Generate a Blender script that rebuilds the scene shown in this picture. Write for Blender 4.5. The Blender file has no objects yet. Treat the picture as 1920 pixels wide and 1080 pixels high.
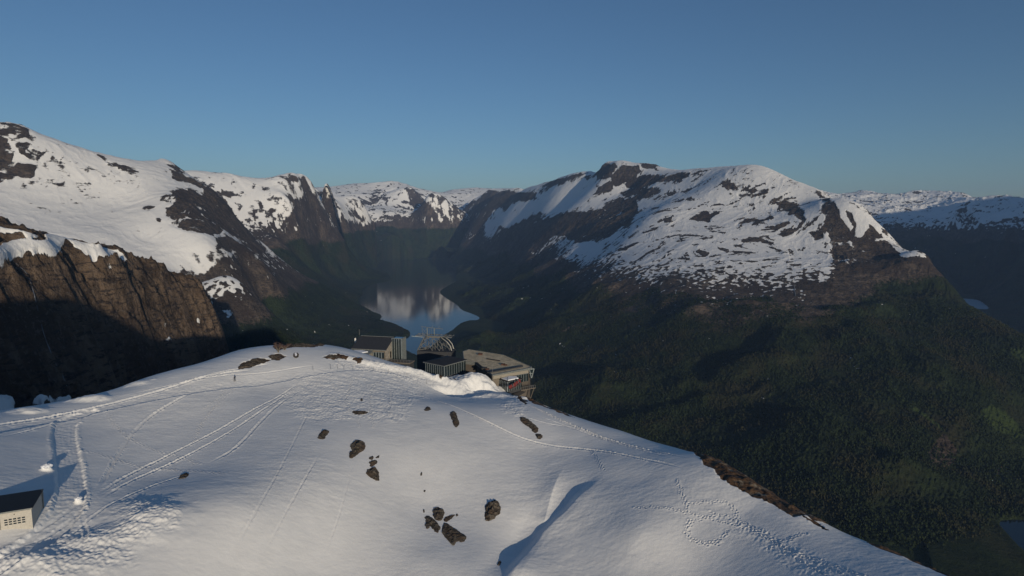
import bpy, bmesh, math, random
import numpy as np
from mathutils import Vector, Matrix
R = math.radians
sc = bpy.context.scene
COL = sc.collection

# ------------------------------------------------------------------ camera
F_PX = 1144.0                      # focal length in pixels of a 1920 wide picture
PITCH = R(6.48)
CAM_Z = 1080.0                     # metres above the fjord
cam_d = bpy.data.cameras.new('camera')
cam_d.sensor_width = 36.0
cam_d.lens = 36.0 * F_PX / 1920.0
cam_d.clip_start = 1.0
cam_d.clip_end = 120000.0
cam = bpy.data.objects.new('camera', cam_d)
COL.objects.link(cam)
cam.location = (0, 0, CAM_Z)
cam.rotation_euler = (R(90) - PITCH, 0, 0)
sc.camera = cam

# ------------------------------------------------------------------ sky, sun, exposure
SUN_AZ = R(157.0)                  # clockwise from +Y : behind the camera, to the right
SUN_EL = R(9.3)
w = bpy.data.worlds.new('World'); sc.world = w; w.use_nodes = True
nt = w.node_tree
sky = nt.nodes.new('ShaderNodeTexSky'); sky.sky_type = 'NISHITA'
sky.sun_disc = False
sky.sun_elevation = SUN_EL
sky.sun_rotation = SUN_AZ
sky.altitude = 1000.0
sky.air_density = 1.0; sky.dust_density = 0.6; sky.ozone_density = 3.6
bg = nt.nodes['Background']
nt.links.new(sky.outputs[0], bg.inputs[0])
bg.inputs[1].default_value = 0.077
sd = bpy.data.lights.new('sun', 'SUN'); sd.energy = 3.2; sd.angle = R(0.53)
sd.color = (1.0, 0.86, 0.66)
sun = bpy.data.objects.new('sun', sd); COL.objects.link(sun)
sdir = Vector((math.sin(SUN_AZ) * math.cos(SUN_EL), math.cos(SUN_AZ) * math.cos(SUN_EL), math.sin(SUN_EL)))
sun.rotation_euler = sdir.to_track_quat('Z', 'Y').to_euler()
sun.location = sdir * 500 + Vector((0, 0, CAM_Z))
sc.view_settings.view_transform = 'Standard'
sc.view_settings.look = 'None'
sc.view_settings.gamma = 1.0
sc.view_settings.exposure = 0.0

# ------------------------------------------------------------------ photo survey helpers
cP, sP = math.cos(PITCH), math.sin(PITCH)
def survey(px, py):
    """bearing and slope of the sight line through a picture point"""
    x = (px - 960.0) / F_PX; y = (540.0 - py) / F_PX
    up = -sP + cP * y; fw = cP + sP * y
    return math.atan2(x, fw), up / math.hypot(x, fw)
def at(px, py, r):
    az, t = survey(px, py)
    return Vector((r * math.sin(az), r * math.cos(az), CAM_Z + t * r))
def to_px(x, y, z):
    z = z - CAM_Z
    fw = y * cP - z * sP; up = y * sP + z * cP
    fw = np.maximum(fw, 1e-3)
    return 960 + F_PX * x / fw, 540 - F_PX * up / fw

# ------------------------------------------------------------------ noise
_rng = np.random.RandomState(7)
_perm = _rng.permutation(4096).astype(np.int64)
_ga = _rng.rand(4096) * 2 * np.pi
_gx = np.cos(_ga).astype(np.float32); _gy = np.sin(_ga).astype(np.float32)
def perlin(x, y, seed=0):
    xi = np.floor(x); yi = np.floor(y)
    xf = (x - xi).astype(np.float32); yf = (y - yi).astype(np.float32)
    xi = xi.astype(np.int64) + seed * 17; yi = yi.astype(np.int64) + seed * 31
    def g(ix, iy, dx, dy):
        h = _perm[(_perm[ix & 4095] + iy) & 4095]
        return _gx[h] * dx + _gy[h] * dy
    u = xf * xf * xf * (xf * (xf * 6 - 15) + 10); v = yf * yf * yf * (yf * (yf * 6 - 15) + 10)
    a = g(xi, yi, xf, yf); b = g(xi + 1, yi, xf - 1, yf)
    c = g(xi, yi + 1, xf, yf - 1); d = g(xi + 1, yi + 1, xf - 1, yf - 1)
    return ((a + u * (b - a)) + v * ((c + u * (d - c)) - (a + u * (b - a)))) * 1.5
def fbm(x, y, wl, octv=4, seed=0, gain=0.5):
    s = 0.0; amp = 1.0; f = 1.0 / wl; tot = 0
    for i in range(octv):
        s = s + amp * perlin(x * f, y * f, seed + i); tot += amp
        amp *= gain; f *= 2.03
    return s / tot
def ridged(x, y, wl, octv=5, seed=0, gain=0.55):
    s = 0.0; amp = 1.0; f = 1.0 / wl; tot = 0; w8 = 1.0
    for i in range(octv):
        n = 1.0 - np.abs(perlin(x * f, y * f, seed + i)) * 1.6
        n = np.clip(n, 0, 1) ** 2 * w8
        w8 = np.clip(n * 1.6, 0, 1)
        s = s + amp * n; tot += amp
        amp *= gain; f *= 2.05
    return s / tot
def sstep(a, b, x):
    u = np.clip((x - a) / (b - a), 0, 1); return u * u * (3 - 2 * u)

# ------------------------------------------------------------------ thin plate spline
class TPS:
    def __init__(self, P, V, reg=1e-6):
        P = np.asarray(P, float); V = np.asarray(V, float)
        self.c = P.mean(0); self.s = P.std(0).max(); Q = (P - self.c) / self.s
        n = len(P); d2 = ((Q[:, None] - Q[None]) ** 2).sum(-1)
        K = 0.5 * d2 * np.log(d2 + 1e-12) + reg * np.eye(n)
        A = np.zeros((n + 3, n + 3)); A[:n, :n] = K
        A[:n, n] = 1; A[:n, n + 1:] = Q; A[n, :n] = 1; A[n + 1:, :n] = Q.T
        b = np.zeros(n + 3); b[:n] = V
        self.w = np.linalg.solve(A, b); self.Q = Q.astype(np.float32)
    def __call__(self, x, y):
        sh = np.shape(x)
        X = ((np.ravel(x) - self.c[0]) / self.s).astype(np.float32)
        Y = ((np.ravel(y) - self.c[1]) / self.s).astype(np.float32)
        o = (self.w[-3] + self.w[-2] * X + self.w[-1] * Y).astype(np.float64)
        for i in range(len(self.Q)):
            d2 = (X - self.Q[i, 0]) ** 2 + (Y - self.Q[i, 1]) ** 2
            o += self.w[i] * 0.5 * d2 * np.log(d2 + 1e-12)
        return o.reshape(sh)

# ------------------------------------------------------------------ polygons and polylines
def seg_dist(px, py, pts, closed=False):
    """distance to a polyline, parameter along it and signed side"""
    best = np.full(px.shape, 1e18, np.float32); side = np.zeros(px.shape, np.float32); along = np.zeros(px.shape, np.float32)
    L = 0.0; n = len(pts)
    for i in range(n if closed else n - 1):
        ax, ay = pts[i]; bx, by = pts[(i + 1) % n]
        dx, dy = bx - ax, by - ay; l2 = dx * dx + dy * dy + 1e-9; l = math.sqrt(l2)
        u = np.clip(((px - ax) * dx + (py - ay) * dy) / l2, 0, 1)
        ex = px - ax - u * dx; ey = py - ay - u * dy
        d = ex * ex + ey * ey
        m = d < best
        best = np.where(m, d, best)
        side = np.where(m, np.sign(dx * ey - dy * ex), side)
        along = np.where(m, L + u * l, along)
        L += l
    return np.sqrt(best), along, side
def line_len(p): return sum(math.hypot(p[i + 1][0] - p[i][0], p[i + 1][1] - p[i][1]) for i in range(len(p) - 1))
def inside(px, py, pts):
    res = np.zeros(px.shape, bool); n = len(pts)
    for i in range(n):
        ax, ay = pts[i]; bx, by = pts[(i + 1) % n]
        if ay == by: continue
        c = ((ay > py) != (by > py)) & (px < (bx - ax) * (py - ay) / (by - ay) + ax)
        res ^= c
    return res
def sdf(px, py, pts, pad):
    """signed distance, positive inside, clipped at -pad"""
    out = np.full(px.shape, -pad, np.float32)
    xs = [p[0] for p in pts]; ys = [p[1] for p in pts]
    m = (px > min(xs) - pad) & (px < max(xs) + pad) & (py > min(ys) - pad) & (py < max(ys) + pad)
    if m.any():
        a, b = px[m], py[m]
        d = seg_dist(a, b, pts, True)[0]
        out[m] = np.where(inside(a, b, pts), d, -d)
    return np.maximum(out, -pad)
def smooth_line(pts, it=2, closed=False):
    pts = [tuple(p) for p in pts]
    for _ in range(it):
        q = [] if closed else [pts[0]]
        n = len(pts)
        for i in range(n if closed else n - 1):
            a, b = pts[i], pts[(i + 1) % n]
            q.append((a[0] * .75 + b[0] * .25, a[1] * .75 + b[1] * .25))
            q.append((a[0] * .25 + b[0] * .75, a[1] * .25 + b[1] * .75))
        if not closed: q.append(pts[-1])
        pts = q
    return pts

# ------------------------------------------------------------------ materials
def new_mat(name):
    m = bpy.data.materials.new(name); m.use_nodes = True
    t = m.node_tree; t.nodes.clear()
    o = t.nodes.new('ShaderNodeOutputMaterial'); p = t.nodes.new('ShaderNodeBsdfPrincipled')
    t.links.new(p.outputs[0], o.inputs[0])
    return m, t, p
def nd(t, kind, **kw):
    n = t.nodes.new(kind)
    for k, v in kw.items():
        if k.startswith('i_'):
            n.inputs[int(k[2:])].default_value = v
        else: setattr(n, k, v)
    return n
def noise_node(t, vec, scale, detail=4, rough=0.55, dist=0.0):
    n = nd(t, 'ShaderNodeTexNoise'); n.inputs['Scale'].default_value = scale
    n.inputs['Detail'].default_value = detail; n.inputs['Roughness'].default_value = rough
    n.inputs['Distortion'].default_value = dist
    t.links.new(vec, n.inputs['Vector']); return n.outputs['Fac']
def mathn(t, op, a, b=None, clamp=False):
    n = nd(t, 'ShaderNodeMath', operation=op, use_clamp=clamp)
    for i, v in enumerate((a, b)):
        if v is None: continue
        if isinstance(v, (int, float)): n.inputs[i].default_value = v
        else: t.links.new(v, n.inputs[i])
    return n.outputs[0]
def mixc(t, f, a, b):
    n = nd(t, 'ShaderNodeMix', data_type='RGBA')
    if isinstance(f, (int, float)): n.inputs[0].default_value = f
    else: t.links.new(f, n.inputs[0])
    for i, v in ((6, a), (7, b)):
        if isinstance(v, tuple): n.inputs[i].default_value = (*v, 1) if len(v) == 3 else v
        else: t.links.new(v, n.inputs[i])
    return n.outputs[2]
def remap(t, v, a, b, c=0.0, d=1.0):
    n = nd(t, 'ShaderNodeMapRange'); n.inputs[1].default_value = a; n.inputs[2].default_value = b
    n.inputs[3].default_value = c; n.inputs[4].default_value = d
    n.interpolation_type = 'SMOOTHSTEP'
    t.links.new(v, n.inputs[0]); return n.outputs[0]
def attr(t, name):
    n = nd(t, 'ShaderNodeAttribute', attribute_name=name); return n.outputs['Fac']
def bump(t, p, h, strength, dist):
    b = nd(t, 'ShaderNodeBump'); b.inputs['Strength'].default_value = strength; b.inputs['Distance'].default_value = dist
    t.links.new(h, b.inputs['Height']); t.links.new(b.outputs[0], p.inputs['Normal']); return b

def mountain_material():
    m, t, p = new_mat('mountain_ground')
    g = nd(t, 'ShaderNodeNewGeometry').outputs['Position']
    snow = attr(t, 'snow'); veg = attr(t, 'veg'); tone = attr(t, 'tone')
    n1 = noise_node(t, g, 0.012, 8, 0.68); n2 = noise_node(t, g, 0.05, 5, 0.6); n3 = noise_node(t, g, 0.0035, 5, 0.6)
    # stretched noise for streaks in rock
    mp = nd(t, 'ShaderNodeMapping'); mp.inputs['Scale'].default_value = (1, 1, .5); t.links.new(g, mp.inputs[0])
    ns = noise_node(t, mp.outputs[0], 0.02, 6, 0.65)
    mp2 = nd(t, 'ShaderNodeMapping'); mp2.inputs['Scale'].default_value = (.7, .7, 2.6); mp2.inputs['Rotation'].default_value = (.12, .08, 0); t.links.new(g, mp2.inputs[0])
    rock = mixc(t, remap(t, ns, .35, .65), (.048, .036, .027), (.14, .108, .082))
    rock = mixc(t, remap(t, noise_node(t, mp2.outputs[0], .045, 5, .65), .5, .62), rock, (.03, .026, .026))
    rock = mixc(t, remap(t, n3, .45, .62), rock, (.052, .038, .030))
    rock = mixc(t, remap(t, noise_node(t, g, .09, 6, .75), .52, .68), rock, (.115, .098, .085))
    rw = nd(t, 'ShaderNodeMix', data_type='RGBA', blend_type='MULTIPLY'); t.links.new(tone, rw.inputs[0]); t.links.new(rock, rw.inputs[6]); rw.inputs[7].default_value = (2.3, 1.95, 1.6, 1); rock = rw.outputs[2]
    green = mixc(t, remap(t, n1, .38, .62), (.008, .015, .006), (.024, .036, .013))
    green = mixc(t, remap(t, n3, .46, .66), green, (.030, .030, .014))
    grass = (.045, .066, .018)
    green = mixc(t, tone, green, grass)
    vf = remap(t, mathn(t, 'ADD', veg, mathn(t, 'MULTIPLY', mathn(t, 'SUBTRACT', n2, .5), .9)), .38, .62)
    base = mixc(t, vf, rock, green)
    ng = noise_node(t, mp2.outputs[0], .03, 6, .7)
    sf = remap(t, mathn(t, 'ADD', mathn(t, 'ADD', snow, mathn(t, 'MULTIPLY', mathn(t, 'SUBTRACT', ng, .5), .7)), mathn(t, 'MULTIPLY', mathn(t, 'SUBTRACT', n1, .5), 1.1)), .40, .57)
    c = mixc(t, sf, base, (.84, .835, .82))
    t.links.new(c, p.inputs['Base Color'])
    p.inputs['Roughness'].default_value = .85
    p.inputs['Specular IOR Level'].default_value = .15
    n4 = noise_node(t, g, .16, 5, .7)
    hh = mathn(t, 'MULTIPLY', mathn(t, 'ADD', mathn(t, 'MULTIPLY', n1, 1.2), mathn(t, 'ADD', mathn(t, 'MULTIPLY', n2, .6), mathn(t, 'MULTIPLY', n4, .28))), mathn(t, 'SUBTRACT', 1.0, mathn(t, 'MULTIPLY', sf, .82)))
    bump(t, p, hh, .9, 26.0)
    return m
M_MOUNT = mountain_material()

def mesh_from_arrays(name, V, Fc, attrs, mat, smooth=True):
    me = bpy.data.meshes.new(name)
    me.vertices.add(len(V)); me.vertices.foreach_set('co', V.astype(np.float32).ravel())
    n = len(Fc)
    me.loops.add(n * 4); me.loops.foreach_set('vertex_index', Fc.astype(np.int32).ravel())
    me.polygons.add(n); me.polygons.foreach_set('loop_start', (np.arange(n) * 4).astype(np.int32))
    me.update(calc_edges=True)
    me.polygons.foreach_set('use_smooth', np.full(n, smooth))
    for k, v in attrs.items():
        a = me.attributes.new(k, 'FLOAT', 'POINT'); a.data.foreach_set('value', v.astype(np.float32).ravel())
    me.materials.append(mat)
    o = bpy.data.objects.new(name, me); COL.objects.link(o)
    return o
def grid_faces(nr, nc, keep=None):
    i = np.arange(nr - 1)[:, None] * nc + np.arange(nc - 1)[None]
    F = np.stack([i, i + 1, i + nc + 1, i + nc], -1).reshape(-1, 4)
    if keep is not None:
        k = keep.ravel(); F = F[k[F].any(1)]
        used = np.unique(F); mp = np.zeros(nr * nc, np.int64); mp[used] = np.arange(len(used))
        return mp[F], used
    return F, np.arange(nr * nc)
def structure(o): o['kind'] = 'structure'; return o

# ------------------------------------------------------------------ waters: shore outlines in world metres
LAKE_Z, FJORD_Z, FAR_Z = 50.0, 0.0, 35.0
def on_level(px, py, z):
    az, t = survey(px, py); r = (z - CAM_Z) / t
    return (r * math.sin(az), r * math.cos(az))
lake_px = [(704,497),(716,490),(740,486),(765,487),(800,486),(830,488),(850,496),(861,509),(853,519),(858,526),(840,536),(826,544),(824,550),
           (838,560),(858,572),(866,582),(885,588),(902,596),(893,601),(880,600),(862,606),(848,620),(832,628),(810,650),(790,668),(770,662),(750,650),
           (752,634),(771,628),(766,621),(752,617),(742,607),(725,602),(712,600),(716,594),(714,589),(700,585),(688,579),(674,570),(672,562),(680,552),(676,543),(690,534),(712,531),(732,526),
           (733,519),(722,509),(708,503)]
lake_xy = smooth_line([on_level(a, b, LAKE_Z) for a, b in lake_px], 2, True)
fjord_px = [(1870,978),(1885,974),(1920,974),(2100,985),(2300,1100),(2300,1400),(2050,1250),(1950,1065),(1915,1030),(1895,1010),(1878,990)]
fjord_xy = smooth_line([on_level(a, b, FJORD_Z) for a, b in fjord_px], 2, True)
far_px = [(1788,560),(1810,560),(1835,562),(1846,569),(1856,579),(1842,580),(1820,578),(1815,572),(1795,566)]
far_xy = smooth_line([on_level(a, b, FAR_Z) for a, b in far_px], 2, True)

def water_level(X, Y, Z, eps=0.0, bank_up=True):
    for xy, zl, pad, bank in ((lake_xy, LAKE_Z, 500.0, .10), (fjord_xy, FJORD_Z, 300.0, .12), (far_xy, FAR_Z, 500.0, .05)):
        d = sdf(X.astype(np.float32), Y.astype(np.float32), xy, pad)
        n = fbm(X, Y, 60.0, 2, 91) * 6
        near = d > -pad + 1
        ins = d + n > 0
        Z = np.where(near & ins, np.minimum(Z, zl - 1.0 - eps - np.minimum((d + n) * .2, 12)), Z)
        # the dry bank stays above the water close to the shore
        if bank_up: Z = np.where(near & ~ins, np.maximum(Z, zl + 1.0 + np.minimum(-(d + n) * bank, 14)), Z)
    return Z

# ------------------------------------------------------------------ mountains
def build_controls(rows):
    """rows: (px, py, km or ('z', relative height), flag). flag 's' = skyline: ground falls away behind"""
    P, V = [], []
    for row in rows:
        px, py, q = row[:3]; az, t = survey(px, py)
        if isinstance(q, tuple): r = q[1] / t
        else: r = q * 1000.0
        P.append((az, math.log(r))); V.append(t)
        if len(row) > 3:
            k = row[4] if len(row) > 4 else 1.0
            z = t * r
            for f, dz in ((1.10, .035), (1.35, .13)):
                P.append((az, math.log(r * f))); V.append((z - dz * r * k) / (r * f))
    return P, V
def low(az_deg, r_km, z=-1100): return ('L', az_deg, r_km, z)

GROUPS = {}
def group(name, rows, **kw):
    lows = [x for x in rows if x[0] == 'L']; rows = [x for x in rows if x[0] != 'L']
    P, V = build_controls(rows)
    for _, a, r, z in lows:
        P.append((R(a), math.log(r * 1000))); V.append(z / (r * 1000.0))
    GROUPS[name] = dict(tps=TPS(P, V), **kw)

Z = lambda v: ('z', float(v))
# near cliff on the left
group('cliff', [(-330,300,1.7,'s'),(-150,345,1.65,'s'),(0,401,1.7,'s'),(33,421,1.72,'s'),(81,433,1.75,'s'),(122,445,1.78,'s'),(178,462,1.82,'s'),(222,473,1.85,'s'),(244,486,1.88,'s'),
   (270,505,1.90,'s'),(296,520,1.93,'s'),(333,538,1.97,'s'),(370,560,2.0,'s'),(396,583,2.03,'s'),(411,608,2.05,'s',1.6),(419,632,2.06,'s',1.6),(428,662,2.06,'s',1.6),(440,720,2.0,'s',1.6),
   (0,440,1.60),(0,475,1.50),(100,470,1.62),(200,485,1.75),(0,560,1.44),(0,650,1.38),(0,740,1.28),(0,840,1.1),(100,560,1.55),(100,650,1.49),(100,740,1.40),(100,850,1.2),
   (200,560,1.70),(200,650,1.63),(200,760,1.5),(300,580,1.84),(300,650,1.78),(300,740,1.66),(370,610,1.95),(370,660,1.90),(370,760,1.75),(-150,450,1.45),(-150,600,1.3),(-150,750,1.15),(-330,500,1.3),(-330,700,1.1),
   (30,742,1.22),(130,750,1.34),low(-52,.8,-300),low(-30,1.2,-420),low(-24,1.7,-700),low(-24,2.2,-900),low(-60,1.6,0)],
   az=(-62,-21.5), r=(1000,3000), n=(900,620))
# great snow mountain on the left
group('skaala', [(-500,150,6.2,'s'),(-300,200,6.2,'s'),(-150,222,6.3,'s'),(0,230,6.3,'s'),(28,233,6.3,'s'),(52,240,6.3,'s'),(70,248,6.3,'s'),(110,262,6.4,'s'),(150,278,6.5,'s'),(200,295,6.6,'s'),(250,308,6.8,'s'),
   (285,306,6.8,'s'),(303,297,6.8,'s'),(318,301,6.75,'s'),(333,311,6.7,'s'),(353,328,6.6,'s'),(385,346,6.55,'s'),(400,358,6.5,'s'),(430,388,6.5,'s'),(447,413,6.5,'s'),(467,438,6.5,'s'),(500,461,6.6,'s'),(547,500,6.8,'s'),
   (600,530,7.0,'s'),(650,551,Z(-950),'s'),(672,566,Z(-1028)),
   (0,330,5.7),(100,350,5.7),(200,370,5.7),(0,420,5.0),(100,430,5.0),(200,440,4.95),(260,380,5.6),(270,450,5.0),(320,345,6.0),(335,370,5.6),(380,400,5.5),(420,430,5.6),(450,452,5.8),
   (310,425,5.1),(230,500,4.6),(320,520,4.55),(400,480,4.9),(450,500,5.1),(380,560,4.2),(430,540,4.5),(500,520,5.4),(500,560,Z(-650)),(430,600,Z(-690)),(500,620,Z(-800)),(560,580,Z(-780)),(560,640,Z(-900)),
   (600,600,Z(-880)),(640,590,Z(-960)),(650,630,Z(-980)),(700,640,Z(-1005)),(690,598,Z(-1010)),(350,620,Z(-640)),(300,580,4.0),(250,620,Z(-640)),(100,560,4.1),(-100,500,4.3),(-300,450,4.5),(350,720,Z(-800)),(560,720,Z(-980)),
   (735,612,Z(-1005)),(755,622,Z(-1012)),(650,700,Z(-1000)),low(-8,3.8,-1010),low(-6,4.6,-1040),low(-3,5.5,-1100),low(-4,7,-1250),low(-9.5,7.3,-1250),low(-8,8.0,-1300),low(-12,8.8,-1300),low(-10,9.5,-1400),low(-60,4.0,-300)],
   az=(-60,-4), r=(3200,9800), n=(1150,560))
group('ridge', [(250,340,9.8,'s'),(300,325,9.8,'s'),(345,319,9.8,'s'),(380,320,9.8,'s'),(440,327,9.9,'s'),(480,333,9.9,'s'),(500,333,9.9,'s'),(518,329,10,'s'),(545,329,10,'s'),(558,334,10,'s'),(566,345,10.1,'s'),(580,361,10.2,'s'),
   (593,374,10.3,'s'),(607,393,10.45,'s'),(620,411,10.6,'s'),(640,440,10.8,'s'),(653,470,11,'s'),(677,493,11.1,'s'),(700,506,11.1,'s'),(722,513,Z(-1010)),
   (400,380,9.1),(450,420,8.9),(480,390,9.2),(520,380,9.3),(520,450,8.6),(545,380,9.35),(540,350,9.7),(515,347,9.65),(480,350,9.6),(545,332,10.35),(520,331,10.35),(500,336,10.25),(560,420,9.5),(500,460,8.5),(560,480,9.1),(600,440,10.2),(600,480,9.9),(600,520,9.0),(620,480,10.1),(640,500,10.3),
   (650,530,Z(-980)),(672,541,Z(-1025)),(560,530,Z(-760)),(480,520,7.8),(700,522,Z(-1010)),(300,420,8.6),(400,460,8.2),low(-16,7.3,-1000),low(-20,7,-800),low(-5,12,-1250),low(-8,13,-1300),low(-10.5,12.3,-1250),low(-11.5,13.2,-1300),low(-3,11,-1250),low(-12.5,14,-1250),low(-14,16,-1000)],
   az=(-34,-7), r=(7000,14500), n=(620,430))
group('spur', [(520,352,12.5,'s'),(575,343,12.5,'s'),(590,351,12.5,'s'),(603,358,12.6,'s'),(627,373,12.9,'s'),(657,387,13.2,'s'),(680,401,13.4,'s'),(693,410,13.6,'s'),(710,426,13.8,'s'),(727,441,14,'s'),(737,461,14.2,'s'),(747,477,14.4,'s'),
   (755,486,14.8,'s'),(620,400,12.2),(650,430,12.3),(680,450,12.9),(690,480,13.1),(710,470,13.7),(640,470,12.0),(660,490,12.2),(704,494,Z(-1020)),(730,484,Z(-1000)),(690,505,Z(-1020)),(600,440,11.4),(560,420,11.6),(600,500,11.4),
   (620,520,11.0),(660,515,Z(-1000)),(580,480,10.8),(560,450,10.6),low(-13,10.6,-1050),low(-3,14.2,-1150),low(-2,16,-1100),low(-10,11.5,-1100),low(-8,18,-900),low(-14,18,-900)],
   az=(-24,-9), r=(11400,18000), n=(360,260))
group('glacier', [(480,350,19,'s'),(560,350,19,'s'),(610,351,19,'s'),(650,348,20,'s'),(690,346,20,'s'),(715,344,20,'s'),(735,342,20,'s'),(748,345,20,'s'),(757,351,19,'s'),(773,354,18.2),(790,359,20,'s'),(830,363,21,'s'),(870,364,22,'s'),(905,363,22,'s'),(950,362,22,'s'),(1010,362,22,'s'),
   (650,372,17.6),(680,362,18.4),(700,385,17.6),(680,400,16.6),(720,370,17.8),(735,360,18.8),(760,375,17.8),(790,375,18.2),(780,400,17),(740,400,16.6),(820,380,18.5),(840,400,17.3),(880,375,19),(880,400,17),(915,390,17.5),
   (750,430,16.3),(700,430,16.2),(760,460,15.9),(775,480,15.6),(800,440,16.1),(800,480,15.6),(850,440,16.1),(850,475,15.7),(900,430,16.4),(900,470,15.7),(950,440,16.0),(850,484,Z(-1022)),(800,484,Z(-1022)),(765,484,Z(-1022)),
   low(-10,14,-1100),low(0,13.5,-1100),low(6,15,-900)],
   az=(-26,8), r=(14600,27000), n=(640,330))
# mountain right of the lake
group('right', [(890,372,17,'s'),(905,366,17,'s'),(917,356,17,'s'),(935,358,16.5,'s'),(950,360,15.5,'s'),(975,353,14.5,'s'),(1000,349,13.5,'s'),(1030,341,12.7,'s'),(1060,331,12,'s'),(1085,325,11.5,'s'),(1110,321,11,'s'),(1130,310,10.4,'s'),
   (1148,306,10,'s'),(1180,305,9.8,'s'),(1213,306,9.6,'s'),(1240,313,9.3,'s'),(1270,318,9,'s'),(1310,316,8.6,'s'),(1350,312,8.2,'s'),(1390,311,8.0,'s'),(1425,311,7.8,'s'),(1450,318,7.6,'s'),(1477,331,7.4,'s'),(1505,344,7.2,'s'),(1535,356,7.0,'s'),
   (1560,371,6.9,'s'),(1600,385,6.6,'s'),(1629,399,6.4,'s'),(1652,425,6.1,'s'),(1661,445,6.0,'s'),(1672,457,5.9,'s'),(1690,466,5.8,'s'),(1715,472,5.7,'s'),(1736,478,5.6,'s'),(1746,492,5.5,'s'),(1764,511,5.4,'s'),(1779,530,5.3,'s'),(1788,557,5.15,'s'),
   (1813,574,5.0,'s'),(1871,603,4.8,'s'),(1920,629,4.6,'s'),(2000,680,4.3,'s'),(2120,770,3.9),
   (830,500,Z(-990)),(870,500,Z(-960)),(862,520,Z(-1022)),(870,470,14.0),(900,440,14),(890,410,15),(930,400,14),(1000,385,11.8),(960,450,11.5),(1000,430,10.3),(1000,500,8.6),(940,510,10.2),(900,520,Z(-930)),(870,550,Z(-1000)),(900,570,Z(-1000)),
   (1060,370,10.6),(1100,355,10.4),(1120,335,10.3),(1100,395,9.0),(1050,410,9.4),(1180,350,9.2),(1150,375,8.9),(1180,390,8.2),(1130,420,8.0),(1100,450,7.8),(1060,480,7.6),(1050,520,7.2),(1000,550,Z(-800)),(940,570,Z(-960)),(918,595,Z(-1010)),
   (1240,345,8.4),(1230,400,7.0),(1180,450,6.5),(1150,490,6.1),(1120,520,5.7),(1100,560,5.3),(1050,590,Z(-760)),(980,610,Z(-930)),(900,625,Z(-1000)),(950,650,Z(-970)),(880,660,Z(-1010)),
   (1300,350,7.8),(1300,400,6.8),(1300,450,6.0),(1300,500,5.3),(1300,530,4.9),(1200,550,4.9),(1300,570,4.4),(1400,370,7.0),(1400,420,6.3),(1400,480,5.5),(1400,540,4.8),(1500,380,6.8),(1500,440,6.0),(1500,520,5.0),(1600,430,6.0),(1600,500,5.3),
   (1680,480,5.7),(1680,540,5.1),(1740,540,5.2),(1600,560,4.7),(1500,600,4.2),(1700,600,4.55),(1800,620,4.45),(1300,650,3.8),(1100,650,4.2),(1500,700,3.5),(1700,700,3.6),(1850,700,Z(-800)),(1300,750,3.3),(1100,740,3.4),(1500,800,Z(-930)),(1700,800,Z(-900)),(1700,750,Z(-840)),(1850,800,Z(-930)),(1850,850,Z(-990)),(1850,750,Z(-860)),
   (1300,850,Z(-1040)),(1100,820,Z(-1040)),(1500,900,Z(-1030)),(1700,900,Z(-1000)),(1850,900,Z(-1045)),(1700,1000,Z(-1060)),(1850,975,Z(-1074)),(1900,965,Z(-1075)),(2000,900,Z(-1060)),(2000,800,Z(-960)),(2000,740,Z(-870)),
   low(2,3.2,-1060),low(-3,4.2,-1050),low(-3,5.6,-1150),low(-6,9,-1200),low(-6,13,-1200),low(-5,16,-1100),low(18,2.2,-1100),low(30,2.0,-1120),low(44,2.3,-1120),low(50,3,-1000)],
   az=(-7,48), r=(2000,19000), n=(1500,900))
# far mountains at the right edge
group('far_range', [(1480,360,17,'s'),(1540,357,17,'s'),(1570,361,17,'s'),(1600,362,17,'s'),(1625,362,18,'s'),(1650,367,18,'s'),(1685,371,18,'s'),(1720,374,19,'s'),(1760,377,19,'s'),(1800,377,18,'s'),(1830,377,17,'s'),(1860,375,16,'s'),(1890,374,15,'s'),(1920,373,14,'s'),(2000,368,13,'s'),(2150,350,12,'s'),
   (1600,385,13.5),(1650,400,13),(1680,418,12.4),(1640,430,12),(1740,383,16.0),(1680,381,15.6),(1800,384,15.2),(1720,395,14.5),(1710,430,12),(1760,392,14.5),(1770,410,13),(1820,388,13.6),(1800,420,12),(1860,395,13.2),(1900,392,12.7),(1940,390,12.4),(1740,450,11.8),(1690,455,11.6),(1800,450,11.8),(1850,430,11.8),(1900,425,11.0),(1960,420,10.4),
   (1700,500,11.0),(1780,500,11.2),(1850,500,11.1),(1920,480,10.2),(1780,540,Z(-960)),(1850,545,Z(-1000)),(1920,540,Z(-950)),(1980,540,Z(-930)),(1820,556,Z(-1040)),(1800,572,Z(-1045)),(1820,566,Z(-1047)),(1840,574,Z(-1047)),(1850,590,Z(-1035)),(1880,575,Z(-1020)),(1920,590,Z(-990)),(2050,600,Z(-900)),(1920,620,Z(-1020)),(2000,640,Z(-1020)),
   low(20,8,-1100),low(24,14,-200)],
   az=(24,50), r=(6500,26000), n=(620,420))

def terrain_h(name, az, lr):
    g = GROUPS[name]; r = np.exp(lr)
    z = g['tps'](az, lr) * r
    X = r * np.sin(az); Y = r * np.cos(az)
    return X, Y, z

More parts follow.
